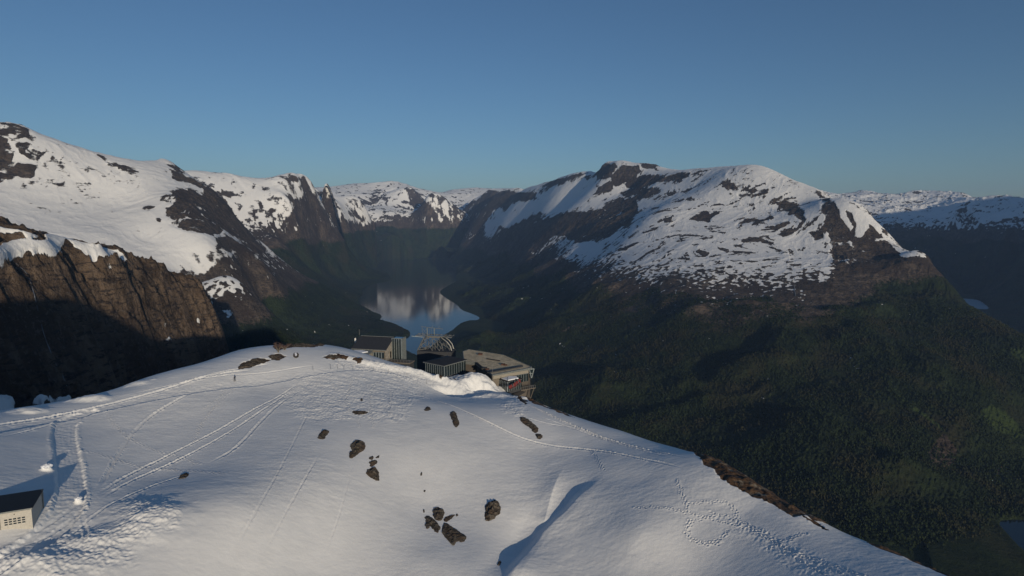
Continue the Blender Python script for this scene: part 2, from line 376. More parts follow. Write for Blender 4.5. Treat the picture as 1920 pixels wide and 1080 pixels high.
# rock / snow / meadow marks, as seen in the photo: +1 snow, -1 bare, soft edges in picture pixels
PAINT = {
 'cliff': [(+1.2,[(-300,340),(0,420),(60,432),(130,446),(222,474),(238,490),(225,500),(170,488),(150,465),(128,455),(118,470),(70,462),(20,470),(-300,440)]),(-1.6,[(-30,425),(40,432),(48,441),(22,446),(14,452),(-30,450)]),(-1.6,[(60,436),(86,436),(84,442),(60,441)]),
     (-1.6,[(110,462),(125,448),(138,455),(140,470),(125,473)]),
     (-1.5,[(-300,280),(0,395),(35,421),(20,421),(-300,390)]),
     (+.9,[(0,732),(25,735),(20,745),(28,760),(20,780),(-40,790),(-60,740)]),(+.9,[(60,738),(90,731),(135,733),(133,741),(112,740),(105,735),(88,738),(78,748),(70,742)]),(+.7,[(30,470),(38,462),(42,468),(36,473)]),(+.7,[(54,462),(62,472),(68,470),(60,460)]),(+.7,[(110,464),(126,466),(125,471),(112,470)]),
     (+.8,[(203,508),(207,508),(212,518),(208,517)]),(+.8,[(369,595),(374,598),(375,605),(370,602)]),(+.8,[(310,630),(318,628),(320,634),(313,633)]),(+.8,[(305,602),(311,604),(308,608)])],
 'skaala': [(+.35,[(200,470),(330,436),(400,452),(440,472),(400,502),(335,534),(285,522)]),(-.6,[(-60,228),(0,229),(30,231),(50,240),(54,252),(35,256),(20,250),(0,262),(-60,270)]),(-.55,[(-80,265),(0,260),(12,262),(27,285),(18,305),(0,318),(-80,330)]),(-.55,[(30,268),(50,268),(85,285),(70,300),(40,290)]),(-.6,[(35,308),(66,312),(64,325),(50,337),(30,330),(0,342),(-60,350),(-60,330),(10,325)]),
     (-.75,[(182,290),(215,308),(258,322),(245,326),(205,312)]),
     (-.82,[(313,305),(335,310),(350,330),(385,350),(400,362),(430,390),(447,415),(467,440),(500,465),(480,470),(470,455),(440,440),(420,430),(400,440),(380,440),(360,436),(345,434),(318,420),(325,410),(312,400),(313,388),(325,380),(305,375),(320,360),(335,352),(350,355),(370,360),(385,370),(380,355),(350,340),(322,335),(325,322)]),
     (-.6,[(266,388),(288,388),(282,396),(268,396)]),(-.7,[(318,440),(338,440),(336,451),(318,450)]),(-.5,[(290,410),(305,405),(300,418)]),
     (-.5,[(400,440),(430,448),(470,460),(500,470),(460,480),(440,470),(405,462)]),(+.5,[(330,425),(380,436),(420,440),(400,470),(330,470),(300,440)])],
 'ridge': [(-.8,[(497,333),(518,328),(553,329),(560,337),(545,337),(520,334),(500,340)]),(-.75,[(566,342),(580,360),(600,380),(640,440),(655,470),(640,470),(600,440),(560,450),(535,448),(540,430),(530,420),(548,405),(555,385),(548,375),(562,370),(568,358),(560,350)]),
     (-.5,[(350,328),(370,328),(395,340),(410,355),(430,388),(470,440),(440,420),(400,385),(380,355),(360,345)]),(-.35,[(460,410),(500,418),(525,425),(510,445),(490,455),(470,430)]),(-.4,[(425,362),(440,358),(445,366),(430,370)]),(-.4,[(505,390),(520,390),(518,396),(505,396)])],
 'spur': [(+.35,[(632,372),(665,385),(700,415),(670,425),(635,405)]),(-.2,[(592,345),(622,366),(632,405),(600,410)]),(-.6,[(590,347),(615,362),(625,375),(610,370)]),(-.6,[(650,385),(690,408),(680,412),(650,400)]),(-.4,[(610,400),(640,410),(690,430),(640,430)])],
 'glacier': [(-.8,[(696,356),(708,352),(728,362),(728,378),(712,372),(705,385),(690,400),(695,380)]),(-.7,[(757,352),(775,354),(790,372),(825,410),(800,405),(770,380),(765,365)]),(-.55,[(720,405),(745,380),(775,375),(800,410),(760,415)]),(-.6,[(845,375),(870,380),(890,400),(850,400)]),(-.4,[(655,358),(670,355),(668,366),(656,364)])],
 'right': [(+.8,[(960,385),(1040,352),(1120,332),(1115,362),(1060,392),(1010,398),(950,425),(925,420)]),(+.6,[(925,395),(940,385),(945,400),(935,430),(915,450),(905,430)]),(-1.0,[(905,366),(917,355),(935,358),(955,358),(1005,366),(1008,374),(985,374),(950,378),(940,390),(915,385)]),(-.7,[(1030,340),(1100,322),(1085,332),(1045,345),(1035,350),(1015,348)]),
     (-1.1,[(1125,315),(1150,306),(1158,312),(1145,325),(1135,330),(1122,335)]),(-1.2,[(1150,330),(1162,314),(1195,311),(1200,318),(1180,335),(1160,345),(1152,347)]),(-1.1,[(1110,366),(1135,345),(1148,335),(1146,352),(1135,360)]),(-.9,[(1180,340),(1205,330),(1240,330),(1243,338),(1215,345),(1195,352),(1175,352)]),(-1.1,[(1205,310),(1213,306),(1232,313),(1230,318)]),(-.7,[(1243,330),(1300,322),(1330,318),(1310,328),(1270,336),(1245,338)]),(-.6,[(1160,360),(1200,352),(1240,355),(1220,370),(1180,375)]),
     (-1.0,[(1020,410),(1060,400),(1100,398),(1130,390),(1160,370),(1190,375),(1195,395),(1180,420),(1150,435),(1120,455),(1080,452),(1060,440),(1035,440),(1000,470),(960,480),(930,500),(915,500),(925,470),(940,450),(970,430),(1000,420)]),(+.55,[(1060,480),(1100,455),(1140,440),(1120,480),(1085,505),(1078,495)]),
     (-.8,[(1300,405),(1340,398),(1330,415),(1305,412)]),(-.8,[(1245,410),(1262,405),(1260,418),(1248,418)]),(-.8,[(1385,420),(1395,406),(1430,412),(1445,400),(1448,410),(1430,418),(1410,416)]),(-.8,[(1450,378),(1475,380),(1500,390),(1510,415),(1490,405),(1470,392)]),(-.7,[(1455,420),(1475,412),(1480,418),(1460,432)]),(-.8,[(1515,435),(1535,432),(1543,445),(1530,448)]),(-.7,[(1375,458),(1395,458),(1392,463),(1378,462)]),(-.6,[(1355,340),(1390,345),(1385,352),(1360,352)]),(-.6,[(1385,364),(1415,365),(1435,355),(1438,364),(1410,372)]),
     (-.55,[(1535,360),(1575,385),(1640,425),(1655,445),(1600,470),(1565,480),(1552,430)]),(-.95,[(1555,470),(1600,458),(1661,452),(1690,482),(1740,482),(1792,560),(1540,560),(1562,495)]),(+1.0,[(1600,395),(1625,405),(1630,425),(1610,445),(1600,440),(1605,420)]),(+1.2,[(1565,372),(1580,385),(1598,425),(1592,430),(1575,400)]),(+.9,[(1630,405),(1650,430),(1650,440),(1640,425)]),(+.9,[(1590,450),(1605,460),(1600,468)]),(+.6,[(1668,457),(1690,468),(1735,480),(1715,492),(1690,478),(1675,465)]),(+.9,[(1638,495),(1660,500),(1655,505),(1645,502)]),
     (+.8,[(1540,480),(1560,475),(1568,500),(1560,520),(1540,525)])],
 'far_range': [(-.6,[(1640,368),(1665,370),(1660,380),(1642,378)]),(+.4,[(1745,385),(1760,385),(1775,405),(1760,408)]),(-.7,[(1790,400),(1825,385),(1840,400),(1830,415),(1795,415)])],
}
TREE = {'cliff': (-2000, 1), 'skaala': (-600, 1), 'ridge': (-300, 1), 'spur': (-200, 1), 'glacier': (-190, 1), 'right': (-590, 1), 'far_range': (-260, 1)}
ROUGH = {'cliff': (70, 380), 'skaala': (55, 900), 'ridge': (48, 1000), 'spur': (48, 900), 'glacier': (65, 1300), 'right': (42, 800), 'far_range': (150, 1100)}
LABELS = {}
def build_mountain(name):
    g = GROUPS[name]; (a0, a1), (r0, r1), (nc, nr) = g['az'], g['r'], g['n']
    az = np.linspace(R(a0), R(a1), nc)[None, :].repeat(nr, 0)
    lr = np.linspace(math.log(r0), math.log(r1), nr)[:, None].repeat(nc, 1)
    X, Y, z = terrain_h(name, az, lr)
    r = np.exp(lr)
    zb = z.copy()
    amp, wl = ROUGH[name]
    # bare ground mask first (soft), so cliffs get rough and snow fields stay smooth
    PX, PY = to_px(X, Y, z + CAM_Z)
    PX = PX.astype(np.float32); PY = PY.astype(np.float32)
    paint = np.zeros_like(PX)
    jx = fbm(X, Y, wl * .22, 4, 41) * 9; jy = fbm(X, Y, wl * .22, 4, 47) * 6
    for val, poly in PAINT.get(name, []):
        d = sdf(PX + jx, PY + jy, poly, 10.0)
        paint += val * sstep(-4, 3, d)
    # slope of the smooth surface
    def slope_of(z):
        gr = np.gradient(z, axis=0) / np.gradient(r, axis=0); ga = np.gradient(z, axis=1) / (np.gradient(az, axis=1) * r)
        return np.sqrt(gr ** 2 + ga ** 2)
    s0 = slope_of(z)
    tl, _ = TREE[name]
    tl = tl + (170 * sstep(1500, 1680, PX) if name == 'right' else 0)
    below = sstep(tl + 60, tl - 160, z + fbm(X, Y, 700, 3, 5) * 120)
    bare = np.clip(-paint, 0, 1)
    wx = X + fbm(X, Y, wl * .8, 3, 11) * wl * .35; wy = Y + fbm(X, Y, wl * .8, 3, 12) * wl * .35
    rg = ridged(wx, wy, wl, 7, 21, .56) - .42
    fine = ridged(wx, wy, wl * .16, 4, 31, .6) - .42
    if name == 'cliff':
        k = np.clip(s0 * .9, .15, 1.3) * (1 - .85 * np.clip(paint, 0, 1))
        z = z + rg * amp * k + fine * 26 * k + ridged(X, Y, 52, 4, 63) * 13 * k + fbm(X, Y, 14, 3, 61) * 4 * k
    else:
        k = .30 + .7 * bare + .25 * below
        if name in ('glacier', 'spur', 'ridge', 'far_range'): k = k + .25
        k = k * (.12 + .88 * sstep(-1045, -860, zb))
        z = z + rg * amp * k + fine * amp * .30 * k + ridged(wx, wy, 70, 4, 64) * amp * .14 * bare + fbm(X, Y, 55, 3, 61) * 7 * (.25 + bare + .6 * below)
    if name == 'right':
        low_ = sstep(-420, -640, zb) * sstep(-1075, -980, zb) * (1 - sstep(R(30), R(34), az) * sstep(3700, 4400, r))
        z = z + low_ * ((ridged(wx * .8 + wy * .6, wy * .8 - wx * .6, 1250, 5, 83, .5) - .40) * 115 + fbm(X, Y, 420, 3, 84) * 34)
    # forest canopy roughness
    veg = below * (1 - np.clip(paint, 0, 1))
    if name != 'cliff':
        z = z + np.abs(perlin(X / 21, Y / 21, 71)) * 11 * veg + np.abs(perlin(X / 11, Y / 11, 72)) * 6 * veg
    else:
        veg = np.clip(sstep(.9, .35, s0) * .8, 0, 1) * (paint <= 0)
    zz = water_level(X, Y, z + CAM_Z, 2.0 + 1.7 * list(GROUPS).index(name), False)
    s1 = slope_of(zz)
    if name == 'cliff':
        snow = np.clip(paint * 1.1, -1, 1.2) - .35 * (paint < .2)
        veg = veg * .45
    else:
        alt = sstep(tl - 60, tl + 260, z + fbm(X, Y, 420, 3, 6) * 90)
        sl = sstep(.75, 1.3, s1) * .55 + sstep(.3, .7, s1) * .12
        pat = fbm(X * 1.0, Y * 1.0, 150, 4, 7)
        far = name in ('glacier', 'spur', 'far_range', 'ridge')
        snow = -.25 + 1.15 * alt - sl * (.45 if far else 1) + np.where(paint < 0, paint * (.75 if far or name == 'skaala' else 1.0), paint) + pat * (.7 if far else .5)
        pk = np.full_like(PX, .10 if name == 'skaala' else .30)
        if name == 'right':
            pk = np.maximum(pk, sstep(-25, 10, sdf(PX, PY, [(1190,340),(1400,330),(1480,360),(1560,420),(1580,540),(1150,560),(1120,500),(1180,400)], 30.0)))
        if name in ('glacier', 'far_range'): pk = pk + .3
        blot = fbm(wx, wy, 210, 5, 57, .72)
        snow = snow - pk * sstep(.06, .34, blot) * 1.15
        snow = snow + fbm(X, Y, 42, 3, 58) * 1.3 * sstep(tl + 420, tl + 100, z) + bare * (fbm(wx, wy, 130, 5, 59, .65) * 1.5 + (.45 if far else .1) * sstep(.9, .4, s0))
        snow = np.where(z < tl - 350, -1, snow)
    tone = np.clip(fbm(X, Y, 600, 3, 81) * .45, 0, .35) * below if name != 'cliff' else np.full_like(X, .26)
    if name == 'right':
        for poly in ([(1840,755),(1860,750),(1900,775),(1925,800),(1910,805),(1870,790),(1845,775)], [(1895,650),(1925,655),(1925,675),(1900,665)], [(1660,680),(1690,720),(1770,790),(1775,800),(1740,770),(1680,725)]):
            d = sdf(PX, PY, poly, 10.0); tone = np.maximum(tone, sstep(-2, 1, d)); veg = np.maximum(veg, sstep(-2, 1, d))
        for poly in ([(1050,610),(1080,600),(1103,590),(1100,597),(1075,606),(1055,612)], [(1004,625),(1018,618),(1020,622)], [(1862,882),(1882,858),(1878,875),(1866,888)], [(1740,830),(1770,800),(1795,830),(1790,860),(1770,870),(1750,860)],[(1862,975),(1870,978),(1872,998),(1865,995)]):
            d = sdf(PX + jx * .5, PY + jy * .5, poly, 10.0); veg = veg * (1 - sstep(-2, 2, d))
    V = np.stack([X, Y, zz], -1).reshape(-1, 3)
    keep = zz > -14
    g['grid'] = (az, zz - CAM_Z, r)
    Fc, used = grid_faces(nr, nc, keep)
    o = mesh_from_arrays(LABELS.get(name, 'mountain'), V[used], Fc,
        {'snow': snow.ravel()[used], 'veg': veg.ravel()[used], 'tone': tone.ravel()[used]}, M_MOUNT)
    structure(o)
    return o
for nm in GROUPS: build_mountain(nm)
# ------------------------------------------------------------------ the summit we look over
HC = [(0,772,200,1),(163,743,200,1),(259,713,209,1),(355,687,219,1),(430,662,232,1),(513,650,240,1),(570,652,250,1),(640,655,247,1),(-200,800,190,1),
 (440,708,194),(100,800,170),(300,800,165),(130,900,138),(40,985,122),(130,1000,119),(0,1075,112),(300,1000,112),(300,900,136),(480,720,191),(600,690,202),(700,690,210),(745,682,224,1),(775,690,220,1),(805,700,217,1),
 (600,800,157),(600,900,130),(600,1000,115.5),(600,1079,107),(450,1079,104),(450,950,117),(800,760,177),(800,850,147),(800,950,129),(800,1050,111),(960,1079,107.5),(950,950,130.5),(950,850,153),(900,760,184),(835,740,200),(900,728,212),(960,745,203),
 (700,668,230),(900,712,232),(1000,752,202,1),
 (1030,764,196,1),(1060,775,190,1),(1110,792,183,1),(1170,810,175,1),(1240,832,166,1),(1290,845,160,1),(1357,866,153,1),(1396,891,147,1),(1431,911,142,1),(1470,938,136,1),(1510,963,131,1),(1560,990,130,1),(1680,1035,128,1),(1780,1080,124,1),(1950,1150,117,1),
 (1000,850,155),(1100,850,154),(1200,900,138),(1200,1000,118),(1100,1079,110),(1300,1000,120),(1300,1079,110),(1500,1079,109.5),(1140,880,144),(1000,1020,120),(1400,960,128),(-250,950,130),(-250,1100,122),(-120,900,138)]
_P, _V = [], []
for row in HC:
    p = at(*row[:3]); z = p.z - CAM_Z
    _P.append((p.x, p.y)); _V.append(z)
    if len(row) > 3:
        az, t = survey(row[0], row[1])
        for dr, dz in ((14, 3.2), (45, 24), (110, 95)):
            r = row[2] + dr
            _P.append((r * math.sin(az), r * math.cos(az))); _V.append(t * r - dz)
for x, y, z in ((0, 60, -80), (0, 10, -92), (-70, 30, -58), (-72, 58, -53), (60, 30, -76), (-150, 0, -60), (110, 0, -110), (0, -80, -120), (-140, 70, -47), (95, 50, -78), (60, -80, -130), (-70, -60, -90)):
    _P.append((x, y)); _V.append(z)
HILL = TPS(_P, _V, 1e-5)
_bx = HILL(0.0, 0.0)
def hill_base(x, y): return HILL(x, y)
def hit(px, py, h=0.0):
    """where a sight line meets the summit snow (world x, y, z)"""
    az, t = survey(px, py)
    r = np.linspace(60, 330, 1400); x = r * math.sin(az); y = r * math.cos(az)
    g = hill_base(x, y) + h - t * r
    i = int(np.argmax(g > 0))
    if not (g > 0).any(): i = int(np.argmax(g))
    if i > 0:
        f = g[i - 1] / (g[i - 1] - g[i]) if g[i] != g[i - 1] else 0; rr = r[i - 1] + f * (r[i] - r[i - 1]) if (g > 0).any() else r[i]
    else: rr = r[i]
    return (rr * math.sin(az), rr * math.cos(az), CAM_Z + t * rr)
def line_on_hill(pts): return smooth_line([hit(a, b)[:2] for a, b in pts], 2)

ROADS = [  # centre line, half width, depth
 ([(165,771),(138,779),(120,795),(121,830),(129,870),(134,910),(132,945),(112,982),(72,1018),(20,1055),(-40,1085)], 2.2, .36),
 ([(-40,812),(60,792),(130,778),(200,763),(300,742),(400,725),(480,716),(560,703),(620,692),(680,689),(740,697),(790,712),(828,730)], 2.2, .38)]
SKI = [ # line, half width, depth
 ([(180,928),(240,888),(330,846),(400,812),(460,778),(520,745),(560,718)], .30, .22),([(185,938),(250,897),(350,855),(430,812),(500,765),(545,732)], .30, .22),
 ([(183,918),(215,860),(245,815),(280,780),(340,745),(365,735)], .35, .24),([(385,872),(440,845),(480,800),(520,760),(550,740)], .35, .2),([(440,1030),(480,960),(520,890),(555,820),(580,770)], .2, .12),
 ([(490,1050),(520,990),(560,920),(600,850)], .18, .1),([(90,1050),(150,990),(200,950),(300,905),(380,880)], .3, .15),([(0,1010),(60,1000),(120,960),(160,930)], .3, .16),([(20,1030),(80,1010),(140,965),(170,940)], .3, .16),
 ([(-40,800),(100,777),(220,752),(300,732),(370,710),(430,698),(480,692)], .5, .25),([(0,820),(60,806),(110,790)], .35, .18),([(150,1070),(165,1010),(150,950)], .3, .14),([(350,715),(450,690),(520,680)], .4, .16),
 ([(220,745),(350,715),(440,702),(540,692),(600,684)], .3, .15),([(600,1060),(640,960),(665,860)], .15, .06),
 ([(750,727),(820,752),(880,776),(930,800),(980,822),(1040,836),(1110,841),(1200,858),(1290,880)], .35, .2),([(985,758),(1060,792),(1150,826),(1230,846),(1290,858)], .35, .3),([(1000,778),(1070,800),(1180,836),(1260,858)], .25, .13),([(900,735),(960,770),(1000,790),(1080,802)], .3, .13)]
FEET = [
 [(200,770),(212,795),(240,820),(270,835),(290,845),(330,855),(375,870)],[(150,845),(190,852),(230,865),(270,877),(330,880),(420,888)],[(385,765),(410,748),(430,728)],[(362,830),(375,800),(395,770),(440,730)],
 [(1190,955),(1240,952),(1290,962),(1340,975),(1400,990),(1460,1020),(1540,1060),(1600,1085)],[(1340,968),(1300,975),(1285,995),(1290,1010),(1320,1020),(1345,1015),(1365,998)],[(1290,975),(1287,1005),(1310,1022),(1350,1018)],
 [(1270,900),(1280,930),(1290,955)],[(1290,945),(1340,940),(1375,943),(1385,985)],[(1110,845),(1130,880)],[(1330,960),(1380,975),(1440,1000)],[(1400,985),(1450,1012),(1500,1050),(1560,1085)],[(1440,1030),(1470,1015),(1510,1000)],[(1500,1040),(1560,1058),(1640,1090)],
 [(675,800),(668,780),(690,770)],[(655,770),(650,740),(660,715)],[(700,800),(690,740),(720,700)],[(730,780),(735,730)],[(960,775),(1000,770),(985,755)]]
MOUNDS = [ # px, py, radius across m, radius along m, height m
 (885,716,7,6.5,2.0),(905,722,6,5,2.2),(860,722,5,4,1.2),(690,682,4,2.5,.8),(668,676,3,2.5,.6),(640,668,5,3,.7),(712,686,5,2.5,.5),(735,689,5,2.5,.7),(757,692,4,2.5,.6),(780,697,4,2.5,.8),(798,703,3,2.5,.6),(815,709,3,2,.5),
 (826,712,2.5,2,1.4),(840,718,3,2,1.0),(950,733,6,4,1.2),(925,742,8,5,1.0),(985,745,4,3,.8),(870,738,8,4,-1.7),(900,731,5,2.5,-1.9),(835,731,5,2.5,-1.1),
 (277,955,7,5,.5),(300,975,6,5,.35),(240,985,7,6,.4),(200,1010,6,5,.4),(150,1020,4,3,.35),(40,1055,7,4,.4),(75,1045,4,3,.45),(20,1072,5,4,.35),(100,1075,5,4,.4),(160,1060,5,4,.35),
 (88,880,1.0,.8,.7),(148,937,.7,.6,.7),(55,770,4,3,.8),(170,748,5,3,.9),(260,718,4,3,.6)]
LUMPY = [ # rough broken snow
 ([(228,940),(262,928),(300,930),(330,950),(325,985),(290,1010),(240,1020),(205,1000),(215,965)], .20),([(120,1000),(180,985),(260,1010),(250,1050),(180,1079),(110,1079),(90,1040)], .2),([(-60,1040),(30,1028),(90,1030),(130,1090),(-60,1100)], .24),
 ([(620,672),(700,676),(800,698),(830,715),(800,722),(740,706),(680,696),(620,690)], .24),([(560,700),(780,706),(810,740),(760,790),(560,790),(520,745)], .15),([(850,700),(930,705),(960,745),(880,752),(840,740)], .14),
 ([(1330,958),(1400,975),(1480,1010),(1600,1079),(1520,1085),(1440,1035),(1350,985)], .09),([(930,735),(1000,748),(990,790),(930,775)], .14)]
DIRT = [
 [(445,688),(455,680),(470,674),(487,671),(500,672),(508,675),(495,680),(480,684),(462,690),(450,692)],[(503,668),(512,664),(524,663),(541,668),(530,672),(522,674),(508,673)],
 [(512,650),(518,640),(530,637),(545,641),(556,645),(553,650),(540,652),(528,655),(520,658)],[(553,650),(560,643),(575,642),(600,641),(606,648),(590,650),(570,651)],[(608,670),(615,666),(628,667),(640,672),(625,675),(612,673)],
 [(1283,842),(1325,874),(1364,904),(1378,912),(1392,917),(1410,926),(1435,940),(1460,953),(1488,967),(1514,966),(1545,985),(1560,996),(1540,988),(1512,972),(1600,960),(1700,960),(1600,850),(1400,800)],
 [(1365,903),(1385,905),(1395,913),(1385,917),(1370,908)],[(1500,962),(1530,978),(1560,995),(1552,993),(1520,979)],
 [(990,738),(1005,745),(1030,760),(1060,774),(1075,783),(1060,778),(1035,768),(1012,760),(1000,757),(985,748)],[(968,735),(975,745),(990,752),(985,760),(975,752),(965,742)],
 [(1620,1012),(1650,1022),(1680,1036),(1790,1085),(1850,1110),(1900,1100),(1800,1020)],[(1660,1030),(1690,1040),(1680,1042)],
 [(820,712),(830,709),(850,713),(856,716),(842,717),(826,716)],[(813,727),(825,728),(840,731),(835,733),(820,731)],[(665,676),(672,672),(681,673),(678,682),(668,682)],
 [(630,664),(640,668),(655,672),(648,675),(632,672)]]
BANK = smooth_line([hit(*p)[:2] for p in [(920,1110),(945,1079),(972,1045),(1000,1005),(1018,988),(1050,958),(1085,925),(1112,897),(1130,880)]], 2)
FOLD = smooth_line([hit(*p)[:2] for p in [(1018,988),(1026,960),(1034,930),(1045,900),(1060,870)]], 2)

def hill_detail(X, Y, Zr):
    """adds tracks, banks, mounds and wind marks; returns height and bare ground mask"""
    X = X.astype(np.float32); Y = Y.astype(np.float32)
    Z = Zr.copy()
    def box(pts, pad):
        xs = [p[0] for p in pts]; ys = [p[1] for p in pts]
        return (X > min(xs) - pad) & (X < max(xs) + pad) & (Y > min(ys) - pad) & (Y < max(ys) + pad)
    # snow drift bank, raised on its right side
    m = box(BANK, 45); x, y = X[m], Y[m]
    d, al, sd_ = seg_dist(x, y, BANK); sgn = -sd_ * d + fbm(x, y, 9, 2, 5) * .7
    Ltot = line_len(BANK); env = sstep(0, 8, al) * sstep(Ltot + .1, Ltot - 14, al) * (1 - .4 * al / Ltot)
    step = sstep(-.7, 1.9, sgn); tail = np.exp(-np.clip(sgn - 3, 0, None) / 12.0)
    dip = -1.5 * np.exp(-((sgn + 2.2) / 3.0) ** 2)
    Z[m] += (1.25 * step * tail + dip * .35) * env
    m = box(FOLD, 14); x, y = X[m], Y[m]
    d, al, sd_ = seg_dist(x, y, FOLD); sgn = -sd_ * d; Ltot = line_len(FOLD)
    Z[m] += .7 * sstep(-6, 0, -np.abs(sgn)) * np.where(sgn > 0, np.exp(-sgn / 1.6), np.exp(sgn / 5)) * sstep(Ltot + .1, Ltot * .4, al) * sstep(0, 3, al)
    for px, py, ra, rl, h in MOUNDS:
        hx, hy, _ = hit(px, py); m = (abs(X - hx) < ra * 2.2) & (abs(Y - hy) < rl * 2.2 + 2)
        x, y = X[m], Y[m]; n = fbm(x, y, max(ra, 2) * .7, 3, int(px)) * .45
        q = np.sqrt(((x - hx) / ra) ** 2 + ((y - hy) / rl) ** 2) + n
        Z[m] += h * sstep(1.35, .15, q)
    for ri, (pts, hw, dep) in enumerate(ROADS):
        L = line_on_hill(pts); m = box(L, hw + 8); x, y = X[m], Y[m]; d, al, sd_ = seg_dist(x, y, L)
        far_side = (sd_ > 0) if ri == 1 else np.zeros(d.shape, bool)
        bk = .45 if ri == 1 else 1.0
        n = fbm(x, y, 1.1, 3, 77); d2 = d + n * .35
        lump = np.clip(fbm(x, y, .9, 3, 8) * 2.4 + .05, 0, 1)
        Z[m] += -dep * np.where(far_side, sstep(hw + 6, -1, d), sstep(hw + .15, hw - .35, d2)) + bk * np.where(far_side, .15, 1.0) * (.05 + .22 * lump * (.35 + np.clip(perlin(al * .12, al * 0 + hw, 3) * 1.6, 0, 1))) * np.exp(-((d2 - hw - .4) / .36) ** 2) + sstep(hw, hw - .6, d2) * .03 * np.sin(d * 9 + perlin(al * .05, al * 0, 5) * 3) * (.4 + perlin(x * .3, y * .3, 6)) + sstep(hw, hw - .5, d2) * n * .10
    for pts, hw, dep in SKI:
        L = line_on_hill(pts); m = box(L, hw + 2); x, y = X[m], Y[m]; d, al, _ = seg_dist(x, y, L)
        d = np.abs(d + fbm(x, y, 2.5, 2, 15) * .18); dep = dep * sstep(0, 8, al) * sstep(line_len(L) + .1, line_len(L) - 8, al) * (.85 + fbm(x, y, 14, 2, 16) * .6)
        Z[m] += -dep * sstep(hw * 1.3, hw * .5, d) + dep * .8 * np.exp(-((d - hw * 1.5) / (hw * .5)) ** 2) * (.6 + perlin(x * 2, y * 2, 3))
    for pts in FEET:
        L = line_on_hill(pts); m = box(L, 2.5); x, y = X[m], Y[m]; d, al, sd_ = seg_dist(x, y, L)
        for st, ph, am in ((.74, .0, 1.0), (.93, .37, .7)):
            s = al / st + ph; k = np.floor(s); wob = perlin(k * 1.37 + ph, k * .31, 4); off = np.where(k % 2 == 0, .17, -.17) + wob * (.30 + ph * 1.4)
            am = am * (.45 + .55 * np.clip(perlin(k * .23, k * .7 + ph * 9, 9) * 2 + .4, 0, 1))
            q = np.sqrt(((s - k - .5 + wob * .35) * st * .8) ** 2 + (d * sd_ - off) ** 2)
            Z[m] += am * (-.15 * sstep(.25, .06, q) + .075 * np.exp(-((q - .29) / .12) ** 2))
    for pts, h in LUMPY:
        P = [hit(*p)[:2] for p in pts]; m = box(P, 4); x, y = X[m], Y[m]
        d = sdf(x + fbm(x, y, 5, 3, 9) * 3, y + fbm(x, y, 5, 3, 10) * 3, P, 4.0); k = sstep(-1.5, 2.5, d)
        b = np.clip(1 - np.abs(perlin(x * .9, y * .9, 21)) * 2.4, 0, 1) * .6 + perlin(x * 1.9, y * 1.9, 22) * .6 + perlin(x * .35, y * .45, 23) * .8
        Z[m] += k * h * b
    # wind ripples and soft undulation
    wnd = fbm(X * .55 + Y * .25, Y * 1.0 - X * .35, 2.6, 3, 51)
    gust = .5 + np.clip(fbm(X, Y, 38, 3, 54) * 1.6, -.4, .9)
    Z += wnd * .072 * gust + fbm(X, Y, 24, 3, 52) * .30 + fbm(X, Y, .8, 3, 53) * .030 * gust + fbm(X * .35 + Y * .2, Y * .9 - X * .25, .9, 2, 55) * .02
    dirt = np.zeros_like(X)
    for i, pts in enumerate(DIRT):
        P = [hit(*p)[:2] if i not in (5, 11) else at(p[0], p[1], 150 if i == 5 else 112)[:2] for p in pts]
        if i in (5, 11): continue
        m = box(P, 3); x, y = X[m], Y[m]
        d = sdf(x + fbm(x, y, 2.5, 3, 9) * 1.3, y + fbm(x, y, 2.5, 3, 10) * 1.3, P, 3.0)
        dirt[m] = np.maximum(dirt[m], sstep(-.4, .4, d))
    # brown strip down the right hand edge, judged on the ground by its distance from the snow line
    for edge, side in (([(1262,828),(1283,842),(1325,874),(1364,904),(1392,919),(1410,926),(1435,940),(1460,953),(1488,967),(1513,967),(1540,984)], 1), ([(1600,1006),(1650,1028),(1700,1048),(1740,1064),(1790,1085),(1850,1110)], 1)):
        L = [hit(*p)[:2] for p in edge]; m = box(L, 42); x, y = X[m], Y[m]
        d, al, sd_ = seg_dist(x, y, L); Lt = line_len(L)
        q = d * -sd_ * -1 + fbm(x, y, 5, 4, 33) * 1.6
        dd = sstep(-.3, .5, q) * sstep(0, 3, al) * sstep(Lt, Lt - 3, al)
        dirt[m] = np.maximum(dirt[m], dd)
    r = np.hypot(X, Y)
    Z += dirt * (np.clip(fbm(X, Y, 3.2, 4, 66), -.2, 1) * .9 - .12)
    return Z, dirt

def hill_full(X, Y): return hill_detail(X, Y, hill_base(X, Y))[0]

def hill_material():
    m, t, p = new_mat('summit_snow')
    g = nd(t, 'ShaderNodeNewGeometry').outputs['Position']
    dirt = attr(t, 'dirt')
    n1 = noise_node(t, g, 1.6, 6, .65); n2 = noise_node(t, g, .30, 5, .6); n3 = noise_node(t, g, 6.0, 3, .6)
    c = mixc(t, remap(t, n1, .35, .66), (.035, .022, .014), (.13, .080, .048))
    c = mixc(t, remap(t, n2, .55, .68), c, (.17, .15, .12))
    f = remap(t, mathn(t, 'ADD', dirt, mathn(t, 'MULTIPLY', mathn(t, 'SUBTRACT', n1, .5), .8)), .42, .56)
    snowc = mixc(t, remap(t, n2, .3, .7), (.88, .87, .845), (.83, .822, .80))
    t.links.new(mixc(t, f, snowc, c), p.inputs['Base Color'])
    p.inputs['Roughness'].default_value = .7; p.inputs['Specular IOR Level'].default_value = .2
    h = mathn(t, 'ADD', mathn(t, 'MULTIPLY', n1, .6), mathn(t, 'MULTIPLY', n3, .25))
    bump(t, p, h, .5, .15)
    return m
M_SNOW = hill_material()
